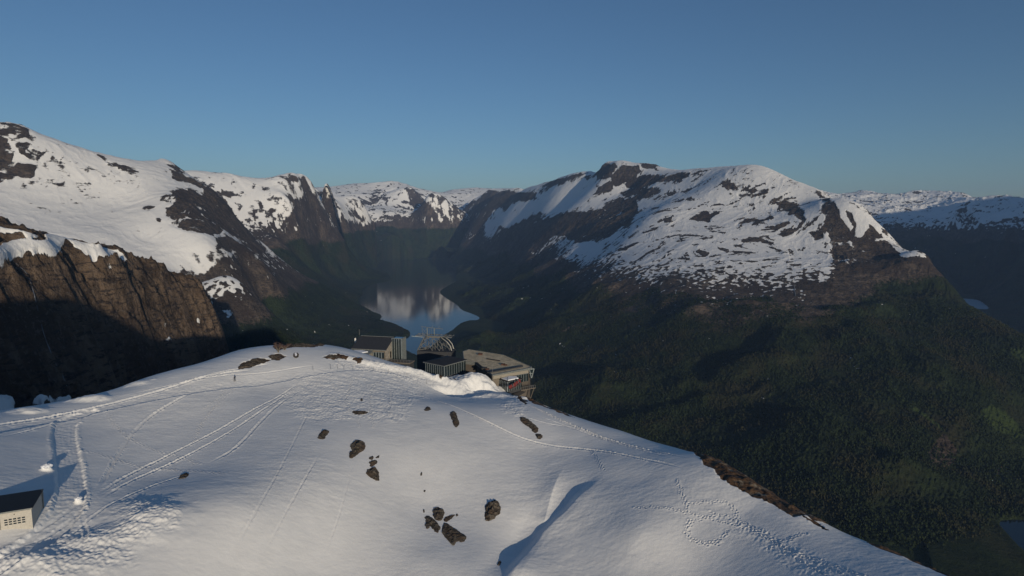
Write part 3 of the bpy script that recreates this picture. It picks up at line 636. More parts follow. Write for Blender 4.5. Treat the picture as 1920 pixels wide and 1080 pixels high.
def build_hill():
    nc, nr = 1560, 1150
    az = np.linspace(R(-47), R(47), nc)[None, :].repeat(nr, 0)
    rr = np.exp(np.linspace(math.log(72), math.log(345), nr))[:, None].repeat(nc, 1)
    X = rr * np.sin(az); Y = rr * np.cos(az)
    Z, dirt = hill_detail(X, Y, hill_base(X, Y))
    V = np.stack([X, Y, Z + CAM_Z], -1).reshape(-1, 3)
    Fc, used = grid_faces(nr, nc, Z > -175)
    structure(mesh_from_arrays('snowy_summit', V[used], Fc, {'dirt': dirt.ravel()[used]}, M_SNOW))
build_hill()

# the body of the mountain under and behind the camera, and the range outside the right edge
def ridge_body(name, crest, slope, a, r, n, seed, drop=0.0, clip_hill=False, base=-1120):
    az = np.linspace(R(a[0]), R(a[1]), n[0])[None, :].repeat(n[1], 0)
    rr = np.exp(np.linspace(math.log(r[0]), math.log(r[1]), n[1]))[:, None].repeat(n[0], 1)
    X = rr * np.sin(az); Y = rr * np.cos(az)
    best = np.full(X.shape, -1e9)
    for (x0, y0, z0), (x1, y1, z1) in zip(crest[:-1], crest[1:]):
        dx, dy = x1 - x0, y1 - y0; u = np.clip(((X - x0) * dx + (Y - y0) * dy) / (dx * dx + dy * dy), 0, 1)
        d = np.hypot(X - x0 - u * dx, Y - y0 - u * dy); zz = z0 + u * (z1 - z0)
        best = np.maximum(best, zz - slope * (np.sqrt(d * d + 1600) - 40))
    sc_ = 1 if slope > .8 else 4
    Z = best + (ridged(X, Y, 260 * sc_, 6, seed) - .4) * 40 * sc_ * sstep(20, 250, -best + crest[0][2] + 40)
    if clip_hill:
        hz = hill_base(X, Y)
        inner = (rr < 360) & (Y > -60) & (X > -130) & (X < 120)
        Z = np.where(inner, np.minimum(Z, hz - 2.5), Z)
        near = (rr < 90) & (X > -130) & (X < 110)
        Z = np.where(near, hz - 1.0, Z)
    snow = sstep(-500, -200, Z + fbm(X, Y, 200, 3, 4) * 120) * 1.3 - .2 - sstep(.9, 1.4, slope) * .1
    V = np.stack([X, Y, Z + CAM_Z], -1).reshape(-1, 3)
    Fc, used = grid_faces(n[1], n[0], Z > base)
    structure(mesh_from_arrays(name, V[used], Fc, {'snow': snow.ravel()[used], 'veg': (1 - snow).ravel()[used], 'tone': np.zeros(len(used))}, M_MOUNT))
ridge_body('mountain', [(60,110,-95),(-10,190,-84),(-110,190,-68),(-205,70,-36),(-220,-110,-18),(-225,-280,60),(-230,-430,138),(-225,-565,150),(-100,-900,170),(300,-1500,60)], .95,
   (-180, 180), (25, 3200), (721, 330), 5, clip_hill=True)
ridge_body('mountain', [(60,60,-120),(300,0,-230),(650,200,-420),(1000,450,-600),(1280,700,-780),(1500,800,-950)], .85, (40, 180), (150, 3200), (300, 260), 9)
ridge_body('mountain', [(6900,3300,350),(8200,4000,950),(9500,4300,1300),(11500,4600,1550),(15000,5200,1650)], .75, (44, 100), (4500, 18000), (220, 220), 12)

# ------------------------------------------------------------------ valley floor: one sheet to the horizon
def valley_floor():
    ang = np.concatenate([np.linspace(-math.pi, -.95, 60), np.linspace(-.93, .93, 1150), np.linspace(.95, math.pi, 60)])[None, :]
    lr = np.concatenate([np.linspace(math.log(60), math.log(2000), 25), np.linspace(math.log(2010), math.log(16000), 520), np.linspace(math.log(16300), math.log(60000), 40)])[:, None]
    r = np.exp(lr); X = r * np.sin(ang); Y = r * np.cos(ang)
    dl = sdf(X.astype(np.float32), Y.astype(np.float32), lake_xy, 1500.0)
    z = -1074 + 46 * sstep(-1500, -250, dl) + fbm(X, Y, 900, 3, 3) * 5
    z = z + CAM_Z
    z = water_level(X, Y, z)
    V = np.stack([X, Y, z], -1).reshape(-1, 3)
    Fc, used = grid_faces(z.shape[0], z.shape[1])
    o = mesh_from_arrays('ground', V, Fc, {'snow': np.full(len(V), -1.0), 'veg': np.full(len(V), .8), 'tone': np.full(len(V), .25)}, M_MOUNT)
    structure(o)
valley_floor()
def water_material():
    m, t, p = new_mat('lake_water')
    p.inputs['Base Color'].default_value = (.006, .014, .022, 1)
    p.inputs['Roughness'].default_value = .08
    p.inputs['IOR'].default_value = 1.33
    p.inputs['Specular IOR Level'].default_value = .5
    g = nd(t, 'ShaderNodeNewGeometry').outputs['Position']
    bump(t, p, noise_node(t, g, .03, 3, .5), .03, 1.0)
    return m
M_WATER = water_material()
M_MILKY_SKY, _t, _p = new_mat('ruffled_water_painted_sky')
_p.inputs['Base Color'].default_value = (.46, .52, .55, 1); _p.inputs['Roughness'].default_value = .42; _p.inputs['IOR'].default_value = 1.33  # milky base made much paler, sky reflection painted into the colour
bump(_t, _p, noise_node(_t, nd(_t, 'ShaderNodeNewGeometry').outputs['Position'], .05, 4, .6), .5, 3.0)
def water_sheet(name, xy, z, grow, mat=None):
    cx = sum(p[0] for p in xy) / len(xy); cy = sum(p[1] for p in xy) / len(xy)
    me = bpy.data.meshes.new(name); b = bmesh.new()
    x0, x1 = min(p[0] for p in xy) - grow, max(p[0] for p in xy) + grow
    y0, y1 = min(p[1] for p in xy) - grow, max(p[1] for p in xy) + grow
    vs = [b.verts.new((x, y, z)) for x, y in ((x0, y0), (x1, y0), (x1, y1), (x0, y1))]
    b.faces.new(vs); b.to_mesh(me); b.free(); me.materials.append(mat or M_WATER)
    o = bpy.data.objects.new(name, me); COL.objects.link(o); structure(o)
water_sheet('lake', lake_xy, LAKE_Z, 30)
water_sheet('fjord', fjord_xy, FJORD_Z, 30)
water_sheet('lake', far_xy, FAR_Z, 30, M_MILKY_SKY)

# ------------------------------------------------------------------ small building kit
def simple_mat(name, col, rough=.7, metal=0.0, var=.18, scale=2.0, spec=.3):
    m, t, p = new_mat(name)
    tc = nd(t, 'ShaderNodeTexCoord').outputs['Object']
    n = noise_node(t, tc, scale, 5, .6)
    a = tuple(c * (1 - var) for c in col); b = tuple(min(1, c * (1 + var)) for c in col)
    t.links.new(mixc(t, remap(t, n, .3, .7), a, b), p.inputs['Base Color'])
    p.inputs['Roughness'].default_value = rough; p.inputs['Metallic'].default_value = metal
    p.inputs['Specular IOR Level'].default_value = spec
    return m
def plank_mat(name, col, pitch=.18):
    m, t, p = new_mat(name)
    tc = nd(t, 'ShaderNodeTexCoord').outputs['Object']
    wv = nd(t, 'ShaderNodeTexWave'); wv.bands_direction = 'X'; wv.inputs['Scale'].default_value = 1 / pitch / 6.28 * 3
    t.links.new(tc, wv.inputs[0])
    n = noise_node(t, tc, 3.0, 4, .6)
    c = mixc(t, remap(t, n, .3, .7), tuple(v * .85 for v in col), col)
    t.links.new(c, p.inputs['Base Color']); p.inputs['Roughness'].default_value = .75
    bump(t, p, wv.outputs['Fac'], .3, .02)
    return m
M = {
 'slate': simple_mat('dark_slate_roof', (.040, .043, .050), .6), 'dark': simple_mat('dark_roofing', (.030, .029, .030), .7),
 'tan': simple_mat('gravel_roof', (.58, .47, .31), .9, scale=.6, var=.25), 'edge': simple_mat('zinc_edge', (.20, .21, .20), .5, .3),
 'cream': plank_mat('cream_boards', (.30, .27, .22)), 'wood': plank_mat('weathered_boards', (.17, .145, .115)), 'stone': simple_mat('stone_wall', (.30, .27, .23), .9, scale=1.2, var=.35),
 'glass': simple_mat('dark_window_glass', (.018, .028, .032), .08, 0, .1, spec=.8), 'fin': simple_mat('pale_aluminium', (.24, .27, .28), .45, .4), 'steel': simple_mat('galvanised_steel', (.21, .21, .20), .5, .5),
 'white': simple_mat('white_paint', (.70, .68, .64), .6, var=.06), 'black': simple_mat('black_paint', (.015, .016, .018), .6), 'red': simple_mat('red_cloth', (.17, .03, .03), .8), 'deck': plank_mat('deck_boards', (.17, .14, .11)),
 'snowcap': simple_mat('settled_snow', (.80, .81, .84), .8, var=.04), 'panel': plank_mat('pale_cladding', (.50, .47, .41), .3), 'shade': simple_mat('dark_concrete', (.05, .052, .058), .85),
 'skin': simple_mat('skin', (.45, .27, .20), .6), 'cloth': simple_mat('dark_ski_clothes', (.03, .032, .04), .8), 'redhouse': simple_mat('red_house_paint', (.22, .05, .035), .8), 'heather': simple_mat('heather_twigs', (.085, .045, .035), .95, var=.4),
 'brown': plank_mat('dark_brown_boards', (.10, .083, .068)), 'branch': simple_mat('birch_twigs', (.10, .065, .055), .9, var=.3),
}
class MB:
    def __init__(s): s.v = []; s.f = []
    def poly(s, pts): n = len(s.v); s.v += [tuple(p) for p in pts]; s.f.append(tuple(range(n, n + len(pts)))); return s
    def prism(s, plan, z0, z1, cap=True):
        """plan: counter-clockwise (x, y); z1 may be a number or one height per corner"""
        n = len(s.v); k = len(plan); zt = z1 if isinstance(z1, (list, tuple)) else [z1] * k; zb = z0 if isinstance(z0, (list, tuple)) else [z0] * k
        s.v += [(p[0], p[1], zb[i]) for i, p in enumerate(plan)] + [(p[0], p[1], zt[i]) for i, p in enumerate(plan)]
        for i in range(k): j = (i + 1) % k; s.f.append((n + i, n + j, n + k + j, n + k + i))
        s.f.append(tuple(n + k + i for i in range(k))); s.f.append(tuple(n + i for i in reversed(range(k))))
        return s
    def box(s, x0, x1, y0, y1, z0, z1): return s.prism([(x0, y0), (x1, y0), (x1, y1), (x0, y1)], z0, z1)
    def bar(s, a, b, w=.1, h=None):
        a = Vector(a); b = Vector(b); d = (b - a).normalized(); u = d.cross(Vector((0, 0, 1)))
        if u.length < .05: u = Vector((1, 0, 0))
        u.normalize(); q = u.cross(d); u *= w / 2; q *= (h or w) / 2; n = len(s.v)
        for p in (a, b): s.v += [tuple(p + u + q), tuple(p - u + q), tuple(p - u - q), tuple(p + u - q)]
        s.f += [(n, n+1, n+5, n+4), (n+1, n+2, n+6, n+5), (n+2, n+3, n+7, n+6), (n+3, n, n+4, n+7), (n+3, n+2, n+1, n), (n+4, n+5, n+6, n+7)]
        return s
    def tube(s, pts, rad, k=8):
        n0 = len(s.v); rad = rad if isinstance(rad, (list, tuple)) else [rad] * len(pts); pts = [Vector(p) for p in pts]
        for i, p in enumerate(pts):
            d = (pts[min(i + 1, len(pts) - 1)] - pts[max(i - 1, 0)]).normalized(); u = d.cross(Vector((0, 0, 1)))
            if u.length < .05: u = Vector((1, 0, 0))
            u.normalize(); q = u.cross(d)
            for j in range(k): a = 2 * math.pi * j / k; s.v.append(tuple(p + (u * math.cos(a) + q * math.sin(a)) * rad[i]))
        for i in range(len(pts) - 1):
            for j in range(k): a = n0 + i * k + j; b = n0 + i * k + (j + 1) % k; s.f.append((a, b, b + k, a + k))
        s.f.append(tuple(n0 + j for j in reversed(range(k)))); s.f.append(tuple(n0 + (len(pts) - 1) * k + j for j in range(k)))
        return s
    def build(s, name, mat, parent=None, smooth=False):
        me = bpy.data.meshes.new(name); me.from_pydata(s.v, [], s.f); me.update()
        b = bmesh.new(); b.from_mesh(me); bmesh.ops.recalc_face_normals(b, faces=b.faces); b.to_mesh(me); b.free()
        if smooth: me.polygons.foreach_set('use_smooth', [True] * len(me.polygons))
        me.materials.append(M[mat] if isinstance(mat, str) else mat)
        o = bpy.data.objects.new(name, me); COL.objects.link(o)
        if parent: o.parent = parent
        return o
def tag(o, label, cat, grp=None):
    o['label'] = label; o['category'] = cat
    if grp: o['group'] = grp
    return o
def thing(name, loc, rz, label, cat, grp=None):
    o = bpy.data.objects.new(name, None); COL.objects.link(o); o.location = loc; o.rotation_euler = (0, 0, R(rz))
    return tag(o, label, cat, grp)
def ground_z(x, y):
    """final snow height at a point, tracks and mounds included"""
    X = np.array([[float(x)]]); Y = np.array([[float(y)]])
    return float(hill_full(X, Y)[0, 0]) + CAM_Z
def copy_thing(src, loc, rz, label=None, grp=None):
    c = src.copy(); COL.objects.link(c); c.location = loc; c.rotation_euler = (0, 0, R(rz))
    if label: c['label'] = label
    for ch in [o for o in COL.objects if o.parent == src]:
        k = ch.copy(); COL.objects.link(k); k.parent = c
        for g in [o for o in COL.objects if o.parent == ch]:
            q = g.copy(); COL.objects.link(q); q.parent = k
    return c
def plane_at(px, py, z):
    az, t = survey(px, py); r = (z - CAM_Z) / t
    return Vector((r * math.sin(az), r * math.cos(az), z))
def glazing(parent, a, b, z0, z1, n, fin=.14, out=.1, zt=None):
    """a run of tall panes between two plan points; each bay is a window with its fin as sub-part"""
    a = Vector((a[0], a[1], 0)); b = Vector((b[0], b[1], 0)); d = (b - a) / n; u = d.normalized(); nrm = Vector((u.y, -u.x, 0))
    for i in range(n):
        p = a + d * i; q = p + d; m = MB()
        e = u * .04; o = nrm * .05
        m.prism([(p + e + o)[:2], (q - e + o)[:2], (q - e - nrm * .03)[:2], (p + e - nrm * .03)[:2]], z0, z1)
        w_ = m.build('window', 'glass', parent)
        f = MB(); h = u * fin / 2
        f.prism([(p - h + nrm * (out + .06))[:2], (p + h + nrm * (out + .06))[:2], (p + h)[:2], (p - h)[:2]], z0 - .05, z1 + .05)
        f.prism([(p + h + nrm * .09)[:2], (q - h + nrm * .09)[:2], (q - h + nrm * .052)[:2], (p + h + nrm * .052)[:2]], z1 - .12, z1 + .02)
        f.build('frame', 'fin', w_)

# ------------------------------------------------------------------ cable car station
def station():
    c = at(723, 674, 233); zb = c.z
    t = thing('cable_car_station', c, -12.5, 'grey slate-roofed mountain station with stone gable and tall glass corner tower', 'building')
    W = 13.4
    MB().prism([(-W, 0), (0, 0), (0, 9.2), (-W, 9.2)], -4, 3.6).build('wall', 'wood', t)
    g = MB()   # gable wall, stone, a thick slab following the roof line
    for x0, x1 in ((-.3, .25),):
        n = len(g.v); prof = [(0, -4), (9.2, -4), (9.2, 6.2), (7.2, 7.0), (0, 3.9)]
        g.v += [(x0, y, z) for y, z in prof] + [(x1, y, z) for y, z in prof]; k = 5
        for i in range(k): j = (i + 1) % k; g.f.append((n + i, n + j, n + k + j, n + k + i))
        g.f.append(tuple(n + i for i in reversed(range(k)))); g.f.append(tuple(n + k + i for i in range(k)))
    g.build('gable', 'stone', t)
    r = MB()
    for y0, z0, y1, z1 in ((-.5, 3.85, 7.2, 7.25), (7.2, 7.25, 9.8, 6.3)):
        n = len(r.v); r.v += [(-W - .4, y0, z0), (.45, y0, z0), (.45, y1, z1), (-W - .4, y1, z1)] + [(-W - .4, y0, z0 - .3), (.45, y0, z0 - .3), (.45, y1, z1 - .3), (-W - .4, y1, z1 - .3)]
        r.f += [(n, n+1, n+2, n+3), (n+7, n+6, n+5, n+4), (n, n+4, n+5, n+1), (n+1, n+5, n+6, n+2), (n+2, n+6, n+7, n+3), (n+3, n+7, n+4, n)]
    rf = r.build('roof', 'slate', t)
    MB().bar((-W, 7.2, 7.32), (.4, 7.2, 7.32), .3, .16).build('ridge_cap', 'edge', rf)
    MB().box(-W - .3, .4, -.75, -.5, 3.45, 3.75).build('gutter', 'edge', t)
    glazing(t, (-4.9, -.02), (-.5, -.02), .3, 2.7, 4, .35)
    d = MB(); d.box(.26, .34, 3.2, 4.6, -.2, 2.3); dr = d.build('door', 'dark', t)
    MB().box(.27, .40, 3.0, 3.18, -.2, 2.45).box(.27, .40, 4.62, 4.8, -.2, 2.45).box(.27, .40, 3.0, 4.8, 2.32, 2.5).build('frame', 'cream', dr)
    # glass tower
    tw = MB().box(.3, 4.2, 5.6, 9.6, -3.5, 7.0).build('glass_tower', 'glass', t)
    f = MB()
    for i in range(5): x = .38 + i * .94; f.box(x - .11, x + .11, 5.35, 5.55, -3.5, 7.25)
    for i in range(5): y = 5.7 + i * .95; f.box(4.25, 4.5, y - .1, y + .1, -3.5, 7.25)
    f.box(.2, 4.5, 5.3, 5.58, 7.02, 7.25); f.box(4.22, 4.5, 5.6, 9.7, 7.02, 7.25)
    f.build('fins', 'fin', tw)
    # low wing in front
    a = MB().prism([(-W - 1, -4.2), (-5.2, -4.2), (-5.2, -.1), (-W - 1, -.1)], -3, 2.5).build('wing', 'cream', t)
    rr = MB(); X0, X1 = -W - 1.5, -4.8
    rr.prism([(X0, -4.6), (X1, -4.6), (X1, -.6), (X0, -.6)], [2.52] * 4, [2.62, 2.62, 3.5, 3.5]); rr.build('wing_roof', 'edge', a)
    MB().box(-13.6, -12.4, -4.3, -4.2, .2, 1.9).build('window', 'glass', a)
    p = MB().box(-17.8, -14.6, -4.0, .4, -3, 2.0).build('porch', 'wood', t)
    MB().prism([(-18.4, -4.6), (-14.2, -4.6), (-14.2, .8), (-18.4, .8)], 2.05, [2.3, 2.3, 2.9, 2.9]).build('porch_roof', 'dark', p)
    glazing(t, (-17.7, -4.05), (-14.7, -4.05), -.2, 1.7, 4, .16)
    glazing(t, (-14.3, -4.25), (-13.7, -4.25), -.2, 1.9, 1, .16)
    s_ = MB().prism([(-12.5, -3.6), (-8, -3.9), (-6, -2.4), (-9, -1.2), (-12, -1.6)], [2.9, 2.85, 3.1, 3.3, 3.3], [3.1, 3.12, 3.35, 3.45, 3.42]).build('roof_snow', 'snowcap', t)
    # terrace on the right
    dk = MB().box(.5, 10.5, -1.5, 3.2, -.9, -.55).build('terrace', 'deck', t)
    u = MB().box(.8, 10.2, -1.1, 3.0, -4.5, -.92).build('terrace_base', 'shade', dk)
    rl = MB()
    for i in range(9): x = .6 + i * 1.22; rl.box(x - .04, x + .04, -1.45, -1.37, -.54, .5)
    rl.box(.56, 10.4, -1.46, -1.36, .5, .58); rl.build('railing', 'steel', dk)
    return t
station()
def pole(px, py, r, h, rad, mat, label, cat, name='pole', cap=None):
    c = at(px, py, r); t = thing(name, c, 0, label, cat)
    MB().tube([(0, 0, -1.0), (0, 0, h * .5), (0, 0, h)], [rad, rad * .9, rad * .7], 8).build('shaft', mat, t)
    MB().tube([(0, 0, h), (0, 0, h + rad * 2.4)], [rad * 1.5, rad * 1.1], 8).build('cap', cap or mat, t)
    if name == 'banner': MB().prism([(-.3, -.03), (.3, -.03), (.3, .03), (-.3, .03)], h * .35, h * .98).build('flag', 'white', t)
    return t
pole(666.5, 648, 246, 3.0, .07, 'white', 'narrow white banner standing at the left end of the grey slate roof', 'banner', 'banner')
pole(674, 634, 254, 3.4, .07, 'steel', 'thin grey mast rising behind the left corner of the slate roof', 'mast', 'mast')

# ------------------------------------------------------------------ steel portal of the cable car
def portal():
    c = at(816, 656, 262); t = thing('cable_car_tower', c, -8, 'galvanised steel lattice tower holding the cables above the lake shore', 'cable tower')
    S = .232
    X = lambda px: (px - 816) * S
    Zz = lambda py: (656 - py) * S * 1.03
    MB().prism([(X(784), -2.5), (X(850), -2.5), (X(850), 5), (X(784), 5)], -12, -.25).build('base_hall', 'shade', t)
    dk = MB()
    for y in (-1.6, 2.2):
        dk.bar((X(781), y, Zz(629)), (X(850), y, Zz(630.5)), .28, .32)
    for i in range(9): x = X(781) + i * (X(850) - X(781)) / 8; dk.bar((x, -1.9, Zz(629.4)), (x, 2.5, Zz(629.4)), .2)
    dk.bar((X(800), .3, Zz(632.5)), (X(829), .3, Zz(633)), .9, .5)
    dk.build('cable_saddle', 'steel', t)
    for y, s_ in ((-1.6, 0), (2.2, 1)):
        for pts in ([(784, 656), (790, 645), (797, 632)], [(849, 655), (846, 646), (840, 639), (830, 632)]):
            MB().tube([(X(a), y, Zz(b)) for a, b in pts], .26, 6).build('leg', 'steel', t)
    br = MB()
    P = lambda a, b, y: (X(a), y, Zz(b))
    for y in (-1.6, 2.2):
        for a, b, c2, d in ((784,656,801,652),(801,632,800,654),(790,646,800,641),(800,654,812,634),(800,654,790,646),(813,633,813,656),(813,640,826,656),(813,645,803,654),(820,637,833,644),(833,644,846,652),(826,656,831,643),(831,643,833,656),(838,643,846,655),(820,637,826,648),(812,634,822,638),(822,638,848,653),(806,645,812,656),(818,640,818,655),(798,637,808,632),(784,656,800,654)):
            br.bar(P(a, b, y), P(c2, d, y), .17)
    for a, b in ((790,645),(800,654),(813,645),(831,643),(846,650),(820,637),(806,640)): br.bar(P(a, b, -1.6), P(a, b, 2.2), .15)
    br.build('bracing', 'steel', t)
    for a in (801, 814.5): MB().bar(P(a, 630, .3), P(a, 616, .3), .36).build('mast', 'fin', t)
    up = MB(); up.bar(P(789, 614, .3), P(831, 617.5, .3), .18); up.bar(P(791, 613, .3), P(791.5, 629, .3), .12); up.bar(P(823.5, 611, .3), P(823.5, 617, .3), .12); up.bar(P(791, 617, .3), P(800, 627, .3), .09); up.bar(P(800, 617, .3), P(792, 627, .3), .09)
    up.bar(P(805, 616, .3), P(805, 629, .3), .07); up.bar(P(809, 616, .3), P(809, 629, .3), .07); up.bar(P(811, 612, .3), P(811, 616, .3), .1)
    up.build('gantry', 'steel', t)
    MB().bar(P(796, 631.5, -1.8), P(777, 628, -4.5), .3, .2).build('arm', 'fin', t); MB().bar(P(836, 631, -1.6), P(851, 630, -4.0), .22, .16).build('arm', 'fin', t)
portal()

# ------------------------------------------------------------------ glass pavilion
def pavilion():
    c = at(833, 705, 219); t = thing('glass_pavilion', c, 53, 'glass-walled pavilion under a dark flat roof, left of the tan-roofed restaurant', 'building')
    Lx, Ly = 11.8, 9.4
    MB().box(.15, Lx, .15, Ly, -5, -.02).build('plinth', 'shade', t)
    MB().box(.25, Lx - .1, .25, Ly - .1, 0, 3.7).build('wall', 'dark', t)
    glazing(t, (0.1, 0), (Lx, 0), -.3, 3.7, 9, .16)
    glazing(t, (0, Ly), (0, 0.1), -.3, 3.7, 9, .16)
    MB().bar((.02, .02, -.4), (.02, .02, 3.75), .22).build('corner_post', 'fin', t)
    rf = MB().prism([(-.8, -.8), (Lx + .5, -.8), (Lx + .5, Ly + .6), (-.8, Ly + .6)], 3.75, 4.0)
    n = len(rf.v); rf.v += [(-.8, -.8, 4.0), (Lx + .5, -.8, 4.0), (Lx + .5, Ly + .6, 4.0), (-.8, Ly + .6, 4.0), (4, 6.2, 4.75), (9.5, 6.2, 4.75)]
    rf.f += [(n, n + 1, n + 5, n + 4), (n + 1, n + 2, n + 5), (n + 2, n + 3, n + 4, n + 5), (n + 3, n, n + 4)]
    r_ = rf.build('roof', 'dark', t)
    MB().box(-.84, Lx + .54, -.88, -.81, 3.72, 4.03).box(-.88, -.81, -.88, Ly + .6, 3.72, 4.03).build('fascia', 'edge', r_)
pavilion()

# ------------------------------------------------------------------ restaurant
def restaurant():
    c = at(924, 720, 218); t = thing('mountain_restaurant', c, 0, 'low restaurant with wide tan gravel roof and glass front above the drop', 'building')
    plan = [(0, 0), (13.2, 9.0), (14.0, 10.5), (3.6, 27.5), (-11.0, 36.5), (-13.2, 33), (-11.5, 18), (-7, 16.5)]
    H = 3.1
    MB().prism(plan, -16, H).build('wall', 'brown', t)
    cx = sum(p[0] for p in plan) / 8; cy = sum(p[1] for p in plan) / 8
    def grow(k): return [(p[0] + (p[0] - cx) * k, p[1] + (p[1] - cy) * k) for p in plan]
    S_ = .035
    def zr(pl, h): return [H + h + max(p[1], 0) * S_ for p in pl]
    g0 = grow(.035); rf = MB().prism(g0, H + .02, zr(g0, .35)).build('roof', 'tan', t)
    pr = MB(); A = grow(.045); B = grow(.02)
    for i in range(8):
        j = (i + 1) % 8; q = [A[i], A[j], B[j], B[i]]; pr.prism(q, H - .0, zr(q, .52))
    pr.build('parapet', 'edge', rf)
    def onroof(pl, h, nm, mt): MB().prism(pl, zr(pl, .36), zr(pl, h)).build(nm, mt, rf)
    onroof([(-1.0, 2.2), (11.3, 10.4), (11.0, 11.5), (-1.8, 4.2)], .75, 'roof_upstand', 'slate')
    onroof([(-1.4, 2.5), (-6.6, 16.2), (-7.2, 16.0), (-2.1, 2.2)], .66, 'gutter', 'dark')
    onroof([(-3.2, 21.5), (2.2, 18.6), (2.4, 19.1), (-3.0, 22.0)], .62, 'skylight', 'dark')
    for x, y, s_ in ((-3.4, 7.2, 1.0), (3.6, 13.0, .8), (4.6, 12.4, .6), (-2.2, 6.6, .7), (-6, 28.5, .9)):
        onroof([(x - s_, y - s_ * .6), (x + s_, y - s_ * .6), (x + s_, y + s_ * .6), (x - s_, y + s_ * .6)], .36 + s_ * .7, 'roof_vent', 'heather' if s_ < 1 else 'dark')
    # pale front with a window band
    f = MB().prism([(0.2, -.25), (13.3, 8.75), (13.2, 9.0), (0, 0)], 1.9, H).build('front_band', 'cream', t)
    MB().prism([(-.35, .25), (.05, -.15), (2.6, 1.6), (2.5, 1.9), (0, .2)], -5, H - .01).build('corner_wall', 'wood', t)
    glazing(t, (8.6, 5.75), (13.2, 8.9), -1.2, 1.8, 5, .18)
    # glazed annex
    P0, P1, P2, P3 = (2.4, 1.4), (5.4, -1.9), (10.6, 2.1), (8.4, 5.4)
    MB().prism([P0, P1, P2, P3], -4.5, 1.3).build('annex', 'shade', t)
    glazing(t, P0, P1, -2.2, 1.2, 5, .16); glazing(t, P1, P2, -2.2, 1.2, 8, .14)
    MB().bar((P1[0], P1[1] - .1, -4), (P1[0], P1[1] - .1, 1.3), .42).build('corner_post', 'fin', t)
    ar = MB().prism([(2.1, 1.5), (5.4, -2.3), (11.0, 2.0), (8.6, 5.7)], 1.32, 1.55).build('annex_roof', 'dark', t)
    sn = MB().prism([(3.1, 1.6), (5.6, -1.4), (9.4, 1.6), (8.6, 3.3), (5.8, 3.1)], 1.56, [1.75, 1.95, 1.9, 2.1, 2.2]).build('roof_snow', 'snowcap', ar)
    # V-shaped frame and balcony at the far right
    v = MB(); b0 = Vector((13.6, 9.0, 0))
    v.bar((13.5, 9.0, 3.3), (15.4, 9.6, 3.3), .3); v.bar((15.4, 9.6, 3.3), (14.5, 9.3, -.2), .26); v.bar((13.6, 9.0, 3.2), (14.4, 9.3, -.2), .26); v.bar((13.5, 9.0, 1.6), (15.0, 9.5, 1.6), .16)
    v.build('corner_frame', 'fin', t)
    MB().prism([(13.75, 9.15), (15.1, 9.6), (14.4, 9.36)], -.1, 3.2).build('corner_glass', 'glass', t)
    b = MB().prism([(10.4, 1.2), (15.8, 4.6), (14.2, 8.4), (9.0, 5.2)], -2.9, -2.65).build('balcony', 'deck', t)
    rl = MB()
    for i in range(8): u = i / 7; x = 10.4 + u * 5.4; y = 1.2 + u * 3.4; rl.bar((x, y, -2.7), (x, y, -1.6), .07)
    rl.bar((10.4, 1.2, -1.6), (15.8, 4.6, -1.6), .09); rl.build('railing', 'steel', b)
    sp = MB(); sp.bar((15.3, 4.7, -2.9), (14.0, 5.2, -7), .22); sp.bar((12.2, 2.6, -2.9), (11.8, 3.4, -7), .22); sp.build('strut', 'wood', b)
    MB().prism([(6.0, -4.4), (9.0, -6.2), (12.2, .2), (10.6, 1.8)], -4.2, -3.0).build('lower_deck', 'deck', t)
restaurant()
pole(923.6, 716, 217, 6.8, .06, 'steel', 'tall thin pole in front of the left corner of the tan roof', 'pole')
pole(951, 716, 214, 1.5, .09, 'black', 'short black chimney pipe at the corner of the glazed annex', 'chimney pipe', 'chimney_pipe')

def deck_chair():
    c = at(957, 731, 210); t = thing('deck_chair', c, 20, 'red deck chair lined up below the glazed annex of the restaurant', 'deck chair', 'red deck chairs below the glass annex')
    s_ = MB(); s_.prism([(-.38, -.5), (.38, -.5), (.38, .35), (-.38, .35)], [.42, .42, .32, .32], [.50, .50, .40, .40]); s_.build('seat', 'red', t)
    b = MB(); n = [(-.38, .35, .34), (.38, .35, .34), (.38, .95, 1.25), (-.38, .95, 1.25)]
    b.v = n + [(x, y + .07, z - .05) for x, y, z in n]; b.f = [(0,1,2,3), (7,6,5,4), (0,4,5,1), (1,5,6,2), (2,6,7,3), (3,7,4,0)]; b.build('backrest', 'red', t)
    for x, y, h in ((-.34, -.45, .42), (.34, -.45, .42), (-.34, .4, .34), (.34, .4, .34)): MB().bar((x, y, 0), (x, y, h), .06).build('leg', 'wood', t)
    return t
dc = deck_chair()
for px, py, r, a in ((961, 729, 211, 32), (965, 727, 212, 10), (968, 724.5, 213, 25), (972, 722, 214, 40), (975, 719, 215, 15)):
    p = at(px, py, r); copy_thing(dc, p, a)
for px, py, r, l in ((967, 768, 202, 'grey stick leaning in the snow just below the deck chairs'), (971, 779, 198, 'grey stick lying by the long brown rock near the right snow edge')):
    c = at(px, py, r); o = MB().tube([(0, 0, 0), (.9, .6, .7), (1.9, 1.2, 1.35)], [.07, .06, .045], 6).build('stick', 'wood'); o.location = c; tag(o, l, 'stick')

